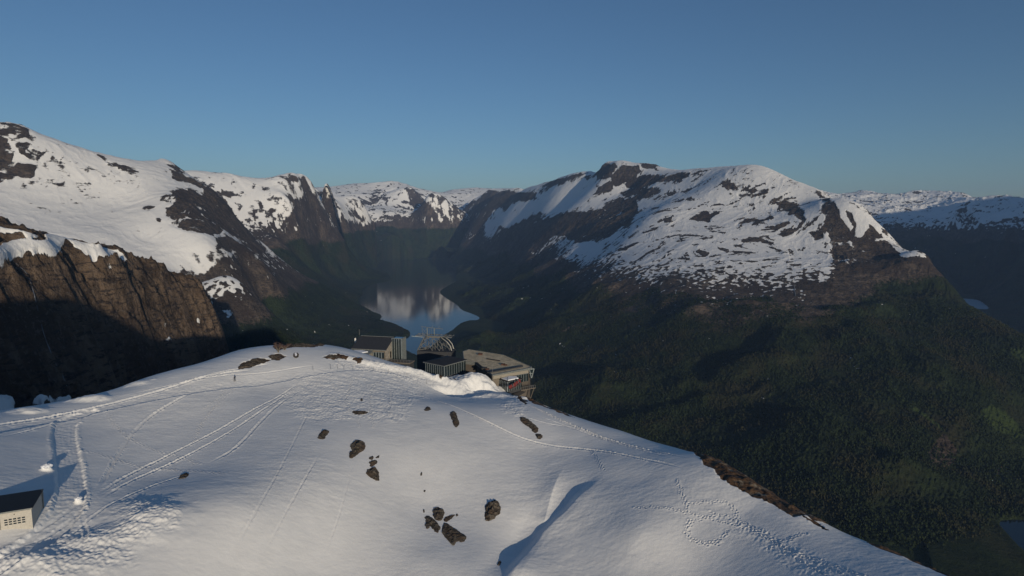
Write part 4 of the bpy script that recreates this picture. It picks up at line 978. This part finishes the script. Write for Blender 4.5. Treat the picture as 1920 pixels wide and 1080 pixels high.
# ------------------------------------------------------------------ hut at the lower left
def hut():
    z0 = ground_z(*hit(40, 990)[:2])
    E = 3.1
    c0 = plane_at(58.5, 953, z0 + E); c1 = plane_at(0, 963.5, z0 + E)
    d = (c1 - c0); d.z = 0; d.normalize()
    ang = 25.0       # +X from left to right along the front
    t = thing('equipment_hut', (c0.x, c0.y, z0), ang, 'cream panelled hut with black roof and small barred openings by the snow track', 'hut')
    L, D = 11.0, 6.2
    w_ = MB().box(-L, 0, 0, D, -2.5, E - .02).build('wall', 'panel', t)
    rf = MB().prism([(-L - .3, -.25), (.2, -.25), (.2, D + .3), (-L - .3, D + .3)], [E, E, E + .3, E + .3], [E + .16, E + .16, E + .5, E + .5]).build('roof', 'black', t)
    g = MB(); prof = [(0, E - .02), (D, E - .02), (D, E + .28)]; g.v = [(-.12, y, z) for y, z in prof] + [(.0, y, z) for y, z in prof]; g.f = [(0, 2, 1), (3, 4, 5), (0, 1, 4, 3), (1, 2, 5, 4), (2, 0, 3, 5)]; g.build('gable', 'panel', t)
    MB().box(.02, .12, D - .15, D + .35, -1, E + .5).build('corner_board', 'edge', t)
    MB().box(-L - .3, .2, -.34, -.26, E - .05, E + .18).build('fascia', 'edge', rf)
    for r_ in range(3):
        for k in range(5):
            x = -1.1 - k * .56; z = 1.05 + r_ * .38
            o = MB().box(x - .2, x + .2, -.04, .02, z - .11, z + .11).build('window', 'glass', t)
            MB().box(x - .22, x + .22, -.07, .0, z - .155, z - .118).build('sill', 'white', o)
    MB().box(-4.12, -4.06, -.05, .0, -.5, E - .1).build('door_edge', 'dark', t)
    MB().tube([(-2.2, -.05, 2.6), (-2.2, -.22, 2.6)], .06, 8).build('lamp', 'dark', t)
hut()
# ------------------------------------------------------------------ rocks showing through the snow
def rock_material():
    m, t, p = new_mat('lichen_rock')
    g = nd(t, 'ShaderNodeNewGeometry').outputs['Position']
    n1 = noise_node(t, g, 1.1, 6, .65); n2 = noise_node(t, g, 4.5, 5, .6); n3 = noise_node(t, g, .45, 3, .5)
    c = mixc(t, remap(t, n1, .35, .65), (.030, .024, .020), (.12, .10, .082))
    c = mixc(t, remap(t, n2, .54, .66), c, (.19, .175, .13))
    c = mixc(t, remap(t, n3, .5, .65), c, (.085, .062, .045))
    t.links.new(c, p.inputs['Base Color']); p.inputs['Roughness'].default_value = .9; p.inputs['Specular IOR Level'].default_value = .2
    bump(t, p, mathn(t, 'ADD', n1, mathn(t, 'MULTIPLY', n2, .5)), .8, .25)
    return m
M['rock'] = rock_material()
ROCKS = [ # outline in the photograph, height m, label
 ([(595,821),(600,812),(606,806),(614,806),(617,811),(612,817),(607,824),(598,823)], .9, 'small greenish boulder, leftmost of the rocks in the middle of the slope'),
 ([(654,858),(655,848),(661,845),(656,836),(663,828),(672,824),(683,828),(686,836),(681,845),(672,850),(664,858),(657,860)], 1.5, 'layered brown boulder right of the small greenish one on the slope'),
 ([(686,889),(688,882),(695,878),(704,876),(710,884),(712,902),(703,901),(694,895)], 1.4, 'pale-faced lower boulder of the short rock column on the slope'),
 ([(691,867),(697,863),(706,862),(708,867),(701,874),(694,876),(693,870)], .8, 'flat upper rock of the short rock column on the slope'),
 ([(692,861),(694,856),(699,855),(700,859),(697,863)], .4, 'little round stone above the short rock column'),
 ([(704,858),(707,854),(712,853),(711,857),(706,859)], .35, 'slanting little stone at the top right of the short rock column'),
 ([(811,956),(816,953),(823,952),(833,957),(832,968),(828,976),(820,977),(813,972)], 1.2, 'upper block of the big brown outcrop near the bottom of the slope'),
 ([(795,968),(804,966),(813,974),(822,981),(826,990),(821,1000),(814,996),(807,985),(803,993),(797,990),(799,978)], 1.1, 'left arm of the big brown outcrop near the bottom of the slope'),
 ([(831,981),(839,982),(847,987),(862,999),(869,1001),(875,1010),(866,1019),(858,1014),(850,1026),(841,1014),(833,1007),(828,996)], 1.5, 'largest lower slab of the big brown outcrop near the bottom'),
 ([(832,972),(838,969),(846,967),(856,964),(846,972),(842,977),(834,980)], .6, 'thin right spike of the big brown outcrop near the bottom'),
 ([(909,977),(910,965),(909,956),(912,947),(917,941),(921,943),(927,938),(934,942),(938,950),(939,963),(931,968),(924,976),(914,978)], 2.0, 'lone yellow-grey boulder right of the big brown outcrop'),
 ([(658,772),(665,770),(680,771),(692,772),(684,777),(668,778)], .6, 'flat dark rock lying level, highest of the middle rocks'),
 ([(675,750),(678,747),(681,749),(679,752)], .4, 'tiny dark stone directly above the flat dark rock'),
 ([(795,770),(798,766),(801,762),(807,765),(808,769),(800,771)], .6, 'small dark rock halfway between the flat rock and the upright brown one'),
 ([(842,776),(850,771),(856,775),(858,785),(862,794),(856,803),(850,797),(847,786)], 1.2, 'upright narrow brown rock below the glass pavilion'),
 ([(974,782),(980,783),(988,785),(999,793),(1009,802),(1009,810),(1001,812),(994,802),(983,796),(976,790)], 1.2, 'long brown rock slanting down near the right snow edge'),
 ([(1004,814),(1010,813),(1016,815),(1018,820),(1012,824),(1006,821)], .9, 'round rock at the lower end of the long slanting one'),
 ([(334,899),(338,893),(344,889),(350,887),(354,889),(352,895),(344,899)], .8, 'dark wedge-shaped rock alone in the left part of the slope'),
 ([(787,892),(789,886),(793,886),(791,890)], .35, 'tiny splinter of rock in the middle above the big outcrop'),
 ([(794,920),(797,919),(798,922),(796,924)], .3, 'pea-sized dark stone right above the big outcrop'),
 ([(792,957),(796,955),(796,960),(794,962)], .3, 'little stone touching the upper left tip of the big outcrop'),
 ([(854,966),(858,964),(860,967),(856,969)], .3, 'little stone off the right tip of the big outcrop'),
 ([(933,1053),(936,1047),(939,1047),(938,1053),(935,1056)], .4, 'small dark stone beside the deep blue snow drift'),
 ([(445,689),(453,682),(466,675),(487,671),(500,673),(507,676),(495,680),(480,685),(462,690),(450,692)], .5, 'long low heath-covered rock left of the summit shrub'),
 ([(503,669),(512,664),(524,663),(532,668),(522,674),(510,674)], .8, 'dark overhanging rock just below the summit shrub'),
 ([(549,668),(551,662),(556,661),(560,663),(560,670),(554,672)], 1.1, 'dark upright boulder with a snow cap right of the summit shrub'),
 ([(546,651),(553,645),(566,643),(580,645),(590,648),(575,651)], 1.0, 'pale broken rocks on the crest right behind the two shrubs'),
 ([(592,648),(599,643),(607,643),(609,647),(600,649)], .9, 'reddish rock at the far crest, halfway from the shrubs to the station'),
 ([(610,670),(618,666),(630,668),(640,672),(624,674)], .5, 'flat reddish rock left of the mountain station'),
 ([(1006,752),(1012,749),(1020,753),(1014,757)], .9, 'pale boulder at the right snow edge behind the restaurant deck'),
 ([(1383,905),(1388,902),(1394,905),(1392,911),(1386,911)], .8, 'pale boulder in the brown heath strip on the right edge'),
]
def rocks():
    for i, (pts, h, lab) in enumerate(ROCKS):
        W = [hit(a, b)[:2] for a, b in pts]; W = smooth_line(W, 1, True)
        cx = sum(p[0] for p in W) / len(W); cy = sum(p[1] for p in W) / len(W)
        xs = [p[0] for p in W]; ys = [p[1] for p in W]; sx = max(xs) - min(xs); sy = max(ys) - min(ys)
        n = 56 if max(sx, sy) > 2 else 30
        gx = np.linspace(min(xs) - .3, max(xs) + .3, n); gy = np.linspace(min(ys) - .3, max(ys) + .3, n)
        X, Y = np.meshgrid(gx, gy)
        jx = fbm(X, Y, .9, 3, i) * .30; jy = fbm(X, Y, .9, 3, i + 9) * .30
        d = sdf((X + jx).astype(np.float32), (Y + jy).astype(np.float32), W, 2.0)
        hh = h * .8
        half = max(min(sx, sy) * .42, .15)
        prof = np.clip((d + .05) / half, 0, 1) ** .55
        Z0 = hill_full(X, Y) 
        crack = ridged(X, Y, 1.6, 4, i + 3) - .4
        strata = np.abs(perlin(X * .8 + Y * .5, Y * .25, i + 5)) 
        Z = Z0 - .55 + np.where(d > -.05, (.55 + hh * .55 * prof + (fbm(X, Y, 2.2, 3, i) * .45 + crack * .35 - strata * .3) * hh * prof), 0)
        keep = d > -.22
        V = np.stack([X - cx, Y - cy, Z - Z0.mean()], -1).reshape(-1, 3)
        Fc, used = grid_faces(n, n, keep)
        if len(Fc) < 3: continue
        o = mesh_from_arrays('boulder', V[used], Fc, {}, M['rock'], smooth=False)
        o.location = (cx, cy, float(Z0.mean()) + CAM_Z); tag(o, lab, 'rock')
        if 'snow cap' in lab:
            k = d > half * .55
            V2 = np.stack([X - cx, Y - cy, Z - Z0.mean() + .04 + .08 * prof], -1).reshape(-1, 3); F2, u2 = grid_faces(n, n, k)
            if len(F2): c = mesh_from_arrays('snow_cap', V2[u2], F2, {}, M['snowcap']); c.parent = o
rocks()

# ------------------------------------------------------------------ loose snow blocks, marker poles, shrub
for px, py, s_, lab in ((88, 881, .8, 'white block of snow left of the ploughed track'), (147, 938, .55, 'small snow block with a blue shaded side at the track junction')):
    x, y, _ = hit(px, py); b = bmesh.new(); bmesh.ops.create_icosphere(b, subdivisions=3, radius=s_)
    for v in b.verts: v.co.z *= .55; v.co += v.co.normalized() * float(fbm(np.array([v.co.x * 3]), np.array([v.co.y * 3 + v.co.z]), 1.3, 3, 4)[0]) * s_ * .5
    me = bpy.data.meshes.new('snow_block'); b.to_mesh(me); b.free(); me.materials.append(M['snowcap'])
    o = bpy.data.objects.new('snow_block', me); COL.objects.link(o); o.location = (x, y, ground_z(x, y) + .15); tag(o, lab, 'snow block')
def marker(px, py):
    x, y, _ = hit(px, py); t = thing('marker_pole', (x, y, ground_z(x, y)), 0, 'thin dark marker pole stuck in the snow bank beside the upper track', 'pole', 'marker poles along the upper track')
    MB().tube([(0, 0, -.3), (0, 0, 1.5)], .035, 6).build('shaft', 'dark', t)
    MB().tube([(0, 0, 1.5), (0, 0, 1.62)], .05, 6).build('cap', 'wood', t)
    return t
mk = marker(587, 693)
for px, py in ((620, 690), (633, 690), (645, 691), (662, 692), (700, 695), (728, 700), (763, 708), (800, 718)):
    x, y, _ = hit(px, py); copy_thing(mk, (x, y, ground_z(x, y)), 0)
def shrub(px, py, hgt, wid, lab, seed):
    rnd = random.Random(seed); x, y, _ = hit(px, py); t = thing('bare_shrub', (x, y, ground_z(x, y) - .1), 0, lab, 'shrub')
    st = MB(); tw = MB()
    for k in range(9):
        a = rnd.uniform(0, 6.28); l = hgt * rnd.uniform(.6, 1); sp = wid * rnd.uniform(.2, .5)
        p = [Vector((0, 0, 0)), Vector((math.cos(a) * sp * .3, math.sin(a) * sp * .3, l * .45)), Vector((math.cos(a) * sp, math.sin(a) * sp, l))]
        st.tube(p, [.09, .06, .02], 5)
        for q in range(26):
            u = rnd.uniform(.3, 1); b = p[1].lerp(p[2], u); e = b + Vector((rnd.uniform(-.6, .6), rnd.uniform(-.6, .6), rnd.uniform(.0, .7)))
            tw.bar(b, e, .035)
    st.build('stem', 'wood', t); tw.build('twigs', 'branch', t)
shrub(522, 661, 3.6, 4.2, 'reddish leafless shrub on the left crest of the summit', 3)
shrub(534, 656, 2.2, 4.6, 'low tangled shrub right behind the reddish leafless one', 5)

# ------------------------------------------------------------------ the walker
def walker():
    x, y, _ = hit(440.5, 713.5); z = ground_z(x, y)
    t = bpy.data.objects.new('person', None)
    J = {'pelvis': (0, 0, .95, .15, .11), 'waist': (0, .02, 1.12, .14, .10), 'chest': (0, .06, 1.36, .18, .12), 'neck': (0, .10, 1.53, .06, .06), 'head': (0, .13, 1.66, .095, .105), 'crown': (0, .13, 1.76, .07, .08),
         'hl': (-.1, 0, .9, .10, .10), 'kl': (-.11, .16, .5, .07, .07), 'al': (-.11, .12, .10, .05, .05), 'tl': (-.11, .28, .05, .045, .04), 'hr': (.1, 0, .9, .10, .10), 'kr': (.11, -.02, .5, .07, .07), 'ar': (.11, -.24, .14, .05, .05), 'tr': (.11, -.10, .05, .045, .04),
         'sl': (-.2, .06, 1.42, .07, .07), 'el': (-.28, .12, 1.15, .05, .05), 'wl': (-.26, .34, 1.02, .038, .038), 'gl': (-.25, .42, 1.0, .04, .035), 'sr': (.2, .06, 1.42, .07, .07), 'er': (.29, .02, 1.16, .05, .05), 'wr': (.28, .22, .98, .038, .038), 'gr': (.27, .30, .96, .04, .035)}
    E_ = [('pelvis','waist'),('waist','chest'),('chest','neck'),('neck','head'),('head','crown'),('pelvis','hl'),('hl','kl'),('kl','al'),('al','tl'),('pelvis','hr'),('hr','kr'),('kr','ar'),('ar','tr'),('chest','sl'),('sl','el'),('el','wl'),('wl','gl'),('chest','sr'),('sr','er'),('er','wr'),('wr','gr')]
    ks = list(J); me = bpy.data.meshes.new('person'); me.from_pydata([J[k][:3] for k in ks], [(ks.index(a), ks.index(b)) for a, b in E_], [])
    o = bpy.data.objects.new('person', me); COL.objects.link(o)
    sk = o.modifiers.new('skin', 'SKIN'); o.modifiers.new('sub', 'SUBSURF').levels = 1
    o.modifiers['sub'].render_levels = 2
    for i, k in enumerate(ks): me.skin_vertices[0].data[i].radius = J[k][3:5]
    me.skin_vertices[0].data[0].use_root = True
    me.materials.append(M['cloth'])
    o.location = (x, y, z); o.rotation_euler = (0, 0, R(100)); tag(o, 'person in dark clothes walking along the upper snow track', 'person')
    h = bmesh.new(); bmesh.ops.create_uvsphere(h, u_segments=16, v_segments=12, radius=.105); bmesh.ops.translate(h, verts=h.verts, vec=(0, .125, 1.70))
    hm = bpy.data.meshes.new('hat'); 
    bmesh.ops.delete(h, geom=[v for v in h.verts if v.co.z < 1.69], context='VERTS'); h.to_mesh(hm); h.free(); hm.materials.append(M['black']); ho = bpy.data.objects.new('hat', hm); COL.objects.link(ho); ho.parent = o
    f = MB(); f.tube([(0, .20, 1.60), (0, .235, 1.64), (0, .22, 1.69)], [.05, .06, .05], 8); f.build('face', 'skin', o, True)
    p = MB(); p.box(-.14, .14, -.17, .0, 1.12, 1.48); p.build('backpack', 'dark', o)
    for s_ in (-.27, .28):
        q = MB().tube([(s_, .42 if s_ < 0 else .30, 1.05), (s_ * 1.15, .25, .02)], .012, 6).build('walking_pole', 'dark'); q.location = o.location; q.rotation_euler = o.rotation_euler
        tag(q, 'thin walking pole in the %s hand of the person on the track' % ('left' if s_ < 0 else 'right'), 'walking pole')
walker()

# ------------------------------------------------------------------ far houses, waterfall, forest
def surface_hit(name, px, py):
    az0, t0 = survey(px, py); az, z, r = GROUPS[name]['grid']
    j = int(np.clip(np.searchsorted(az[0], az0), 1, az.shape[1] - 1)); f = (az0 - az[0, j - 1]) / (az[0, j] - az[0, j - 1])
    zc = z[:, j - 1] * (1 - f) + z[:, j] * f; rc = r[:, j]; k = int(np.argmax(zc / rc >= t0))
    rr = rc[k]; return Vector((rr * math.sin(az0), rr * math.cos(az0), CAM_Z + t0 * rr))
def house(name_g, px, py, s_, wall, lab, grp=None, rz=20):
    p = surface_hit(name_g, px, py); t = thing('house', p, rz, lab, 'house', grp)
    MB().box(-5 * s_, 5 * s_, -3.5 * s_, 3.5 * s_, -3, 3.6 * s_).build('wall', wall, t)
    r_ = MB(); x = 5.5 * s_; n = [(-x, -4.2 * s_, 3.4 * s_), (x, -4.2 * s_, 3.4 * s_), (x, 0, 6.2 * s_), (-x, 0, 6.2 * s_), (x, 4.2 * s_, 3.4 * s_), (-x, 4.2 * s_, 3.4 * s_)]
    r_.v = n; r_.f = [(0, 1, 2, 3), (3, 2, 4, 5), (0, 3, 5), (1, 4, 2), (0, 5, 4, 1)]; r_.build('roof', 'shade', t)
    w_ = MB()
    for i in (-3, -1, 1, 3): w_.box(i * s_ - .6, i * s_ + .6, -3.5 * s_ - .05, -3.5 * s_, 1.0 * s_, 2.4 * s_)
    w_.build('window', 'glass', t)
house('skaala', 712.5, 592.5, 1.7, 'white', 'white farmhouse, left of the three on the lake point', None, 10)
house('skaala', 716, 591, 1.6, 'white', 'white house in the middle of the lake point', None, 35)
house('skaala', 719, 592.5, 1.5, 'white', 'white house nearest the water on the lake point', None, -10)
house('skaala', 688, 585, 1.2, 'cream', 'pale barn among trees on the left lake shore', None, 15)
house('right', 1916, 808, .8, 'white', 'small white house below the green meadow at the right edge', None, 30)
house('right', 1843, 708, .8, 'white', 'tiny white house on the wooded slope above the green meadow', None, 10)
house('right', 1683, 698, .9, 'cream', 'pale farm building on the bare shoulder of the wooded slope', None, 0)
house('right', 1552, 655, .8, 'cream', 'tiny pale cabin high in the dark forest', None, 5)
def water_streak(g, pts, w0, label):
    P = [surface_hit(g, a, b) for a, b in pts]
    m = MB(); m.tube([p + Vector((0, 0, .6 * w0)) for p in P], [w0 * (.6 + .4 * i / len(P)) for i in range(len(P))], 5)
    o = m.build('waterfall', WATER_WHITE); structure(o)
WATER_WHITE = simple_mat('falling_water', (.17, .18, .20), .6, var=.5, scale=.05)
water_streak('cliff', smooth_line([(24,490),(36,500),(48,510),(56,526),(60,540),(66,560),(69,575),(75,600),(80,620),(86,640),(94,657),(99,676),(107,688),(115,698),(120,712),(125,725)], 1), 1.3, '')
water_streak('right', smooth_line([(1489,518),(1491,530),(1489,542),(1492,556)], 1), 3.0, '')
water_streak('right', smooth_line([(1497,572),(1500,580),(1502,590)], 1), 2.5, '')

def forest():
    rnd = np.random.RandomState(4); az, z, r = GROUPS['right']['grid']; N = 170000
    a = rnd.uniform(R(-3), R(43), N); lr = np.log(rnd.uniform(1, 1, N) * np.sqrt(rnd.uniform(2050 ** 2, 5000 ** 2, N)))
    fi = (a - az[0, 0]) / (az[0, 1] - az[0, 0]); l0 = math.log(r[0, 0]); dl = math.log(r[1, 0]) - l0; fj = (lr - l0) / dl
    i = np.clip(fi.astype(int), 0, az.shape[1] - 2); j = np.clip(fj.astype(int), 0, az.shape[0] - 2)
    zz = z[j, i]; rr = np.exp(lr); X = rr * np.sin(a); Y = rr * np.cos(a)
    PX, PY = to_px(X, Y, zz + CAM_Z)
    dens = .5 + fbm(X, Y, 260, 4, 8) * 1.6
    meadow = np.zeros(N, bool)
    for poly in ([(1840,755),(1860,750),(1900,775),(1925,800),(1910,805),(1870,790),(1845,775)], [(1895,650),(1925,655),(1925,675),(1900,665)]): meadow |= sdf(PX.astype(np.float32), PY.astype(np.float32), poly, 8.0) > -1
    k = (zz > -1074) & (zz < -560 + fbm(X, Y, 300, 3, 2) * 80) & (rnd.rand(N) < dens) & ~meadow & (PX < 2050) & (PY < 1150)
    k &= sdf(X.astype(np.float32), Y.astype(np.float32), fjord_xy, 60.0) < -12
    k &= sdf(X.astype(np.float32), Y.astype(np.float32), lake_xy, 60.0) < -12
    X, Y, zz = X[k], Y[k], zz[k]; n = len(X)
    h = rnd.uniform(4, 12, n) ** 1.02; w_ = h * rnd.uniform(.28, .42, n); th = rnd.uniform(0, 6.28, n)
    K = 5; V = np.zeros((n, K * 2 + 2, 3), np.float32)
    V[:, 0] = np.stack([X, Y, zz + CAM_Z], -1)
    for q in range(K):
        an = th + 6.283 * q / K; f1 = rnd.uniform(.75, 1.2, n)
        V[:, 1 + q] = np.stack([X + np.cos(an) * w_ * f1, Y + np.sin(an) * w_ * f1, zz + CAM_Z + h * .30], -1)
        V[:, 1 + K + q] = np.stack([X + np.cos(an + .5) * w_ * f1 * .7, Y + np.sin(an + .5) * w_ * f1 * .7, zz + CAM_Z + h * .68], -1)
    V[:, -1] = np.stack([X, Y, zz + CAM_Z + h], -1)
    tri = []
    for q in range(K):
        p = (q + 1) % K; tri += [(0, 1 + p, 1 + q, 1 + q), (1 + q, 1 + p, 1 + K + p, 1 + K + q), (1 + K + q, 1 + K + p, 2 * K + 1, 2 * K + 1)]
    quads = [t_ for t_ in tri if len(set(t_)) == 4]; tris = [t_[:3] if t_[2] == t_[3] else None for t_ in tri if len(set(t_)) == 3]
    B = (np.arange(n) * (2 * K + 2))[:, None, None]
    Q = (B + np.array(quads)[None]).reshape(-1, 4); T = (B + np.array(tris)[None]).reshape(-1, 3)
    me = bpy.data.meshes.new('forest'); VV = V.reshape(-1, 3)
    me.vertices.add(len(VV)); me.vertices.foreach_set('co', VV.ravel())
    me.loops.add(len(Q) * 4 + len(T) * 3); me.loops.foreach_set('vertex_index', np.concatenate([Q.ravel(), T.ravel()]).astype(np.int32))
    me.polygons.add(len(Q) + len(T)); me.polygons.foreach_set('loop_start', np.concatenate([np.arange(len(Q)) * 4, len(Q) * 4 + np.arange(len(T)) * 3]).astype(np.int32)); me.update(calc_edges=True)
    m, t, p = new_mat('forest_leaves'); g = nd(t, 'ShaderNodeNewGeometry').outputs['Position']
    c = mixc(t, remap(t, noise_node(t, g, .035, 3, .6), .35, .65), (.011, .019, .009), (.026, .038, .015)); c = mixc(t, remap(t, noise_node(t, g, .0035, 5, .65), .46, .62), c, (.036, .035, .017)); c = mixc(t, remap(t, noise_node(t, g, .009, 4, .6), .55, .66), c, (.012, .022, .012))
    t.links.new(c, p.inputs['Base Color']); p.inputs['Roughness'].default_value = .9; p.inputs['Specular IOR Level'].default_value = .1
    me.materials.append(m); o = bpy.data.objects.new('forest', me); COL.objects.link(o); o['kind'] = 'stuff'; o['label'] = 'dark green forest covering the lower slope of the right mountain'; o['category'] = 'forest'
forest()
# ------------------------------------------------------------------ the air itself
def haze():
    b = bmesh.new(); bmesh.ops.create_cube(b, size=1.0)
    x0, x1, y0, y1, z0, z1 = -22000, 24000, -6000, 34000, -60, 2600
    for v in b.verts: v.co = Vector((x0 if v.co.x < 0 else x1, y0 if v.co.y < 0 else y1, z0 if v.co.z < 0 else z1))
    me = bpy.data.meshes.new('haze'); b.to_mesh(me); b.free()
    m = bpy.data.materials.new('haze_air'); m.use_nodes = True; t = m.node_tree; t.nodes.clear()
    o = t.nodes.new('ShaderNodeOutputMaterial'); v = t.nodes.new('ShaderNodeVolumePrincipled')
    v.inputs['Color'].default_value = (.38, .60, 1.0, 1); v.inputs['Density'].default_value = HAZE_D
    v.inputs['Anisotropy'].default_value = 0.0
    t.links.new(v.outputs[0], o.inputs['Volume']); me.materials.append(m)
    h = bpy.data.objects.new('haze', me); COL.objects.link(h)
    h['kind'] = 'stuff'; h['label'] = 'thin blue evening air lying over the lake valley and far mountains'; h['category'] = 'haze'
HAZE_D = 1.8e-5
haze()
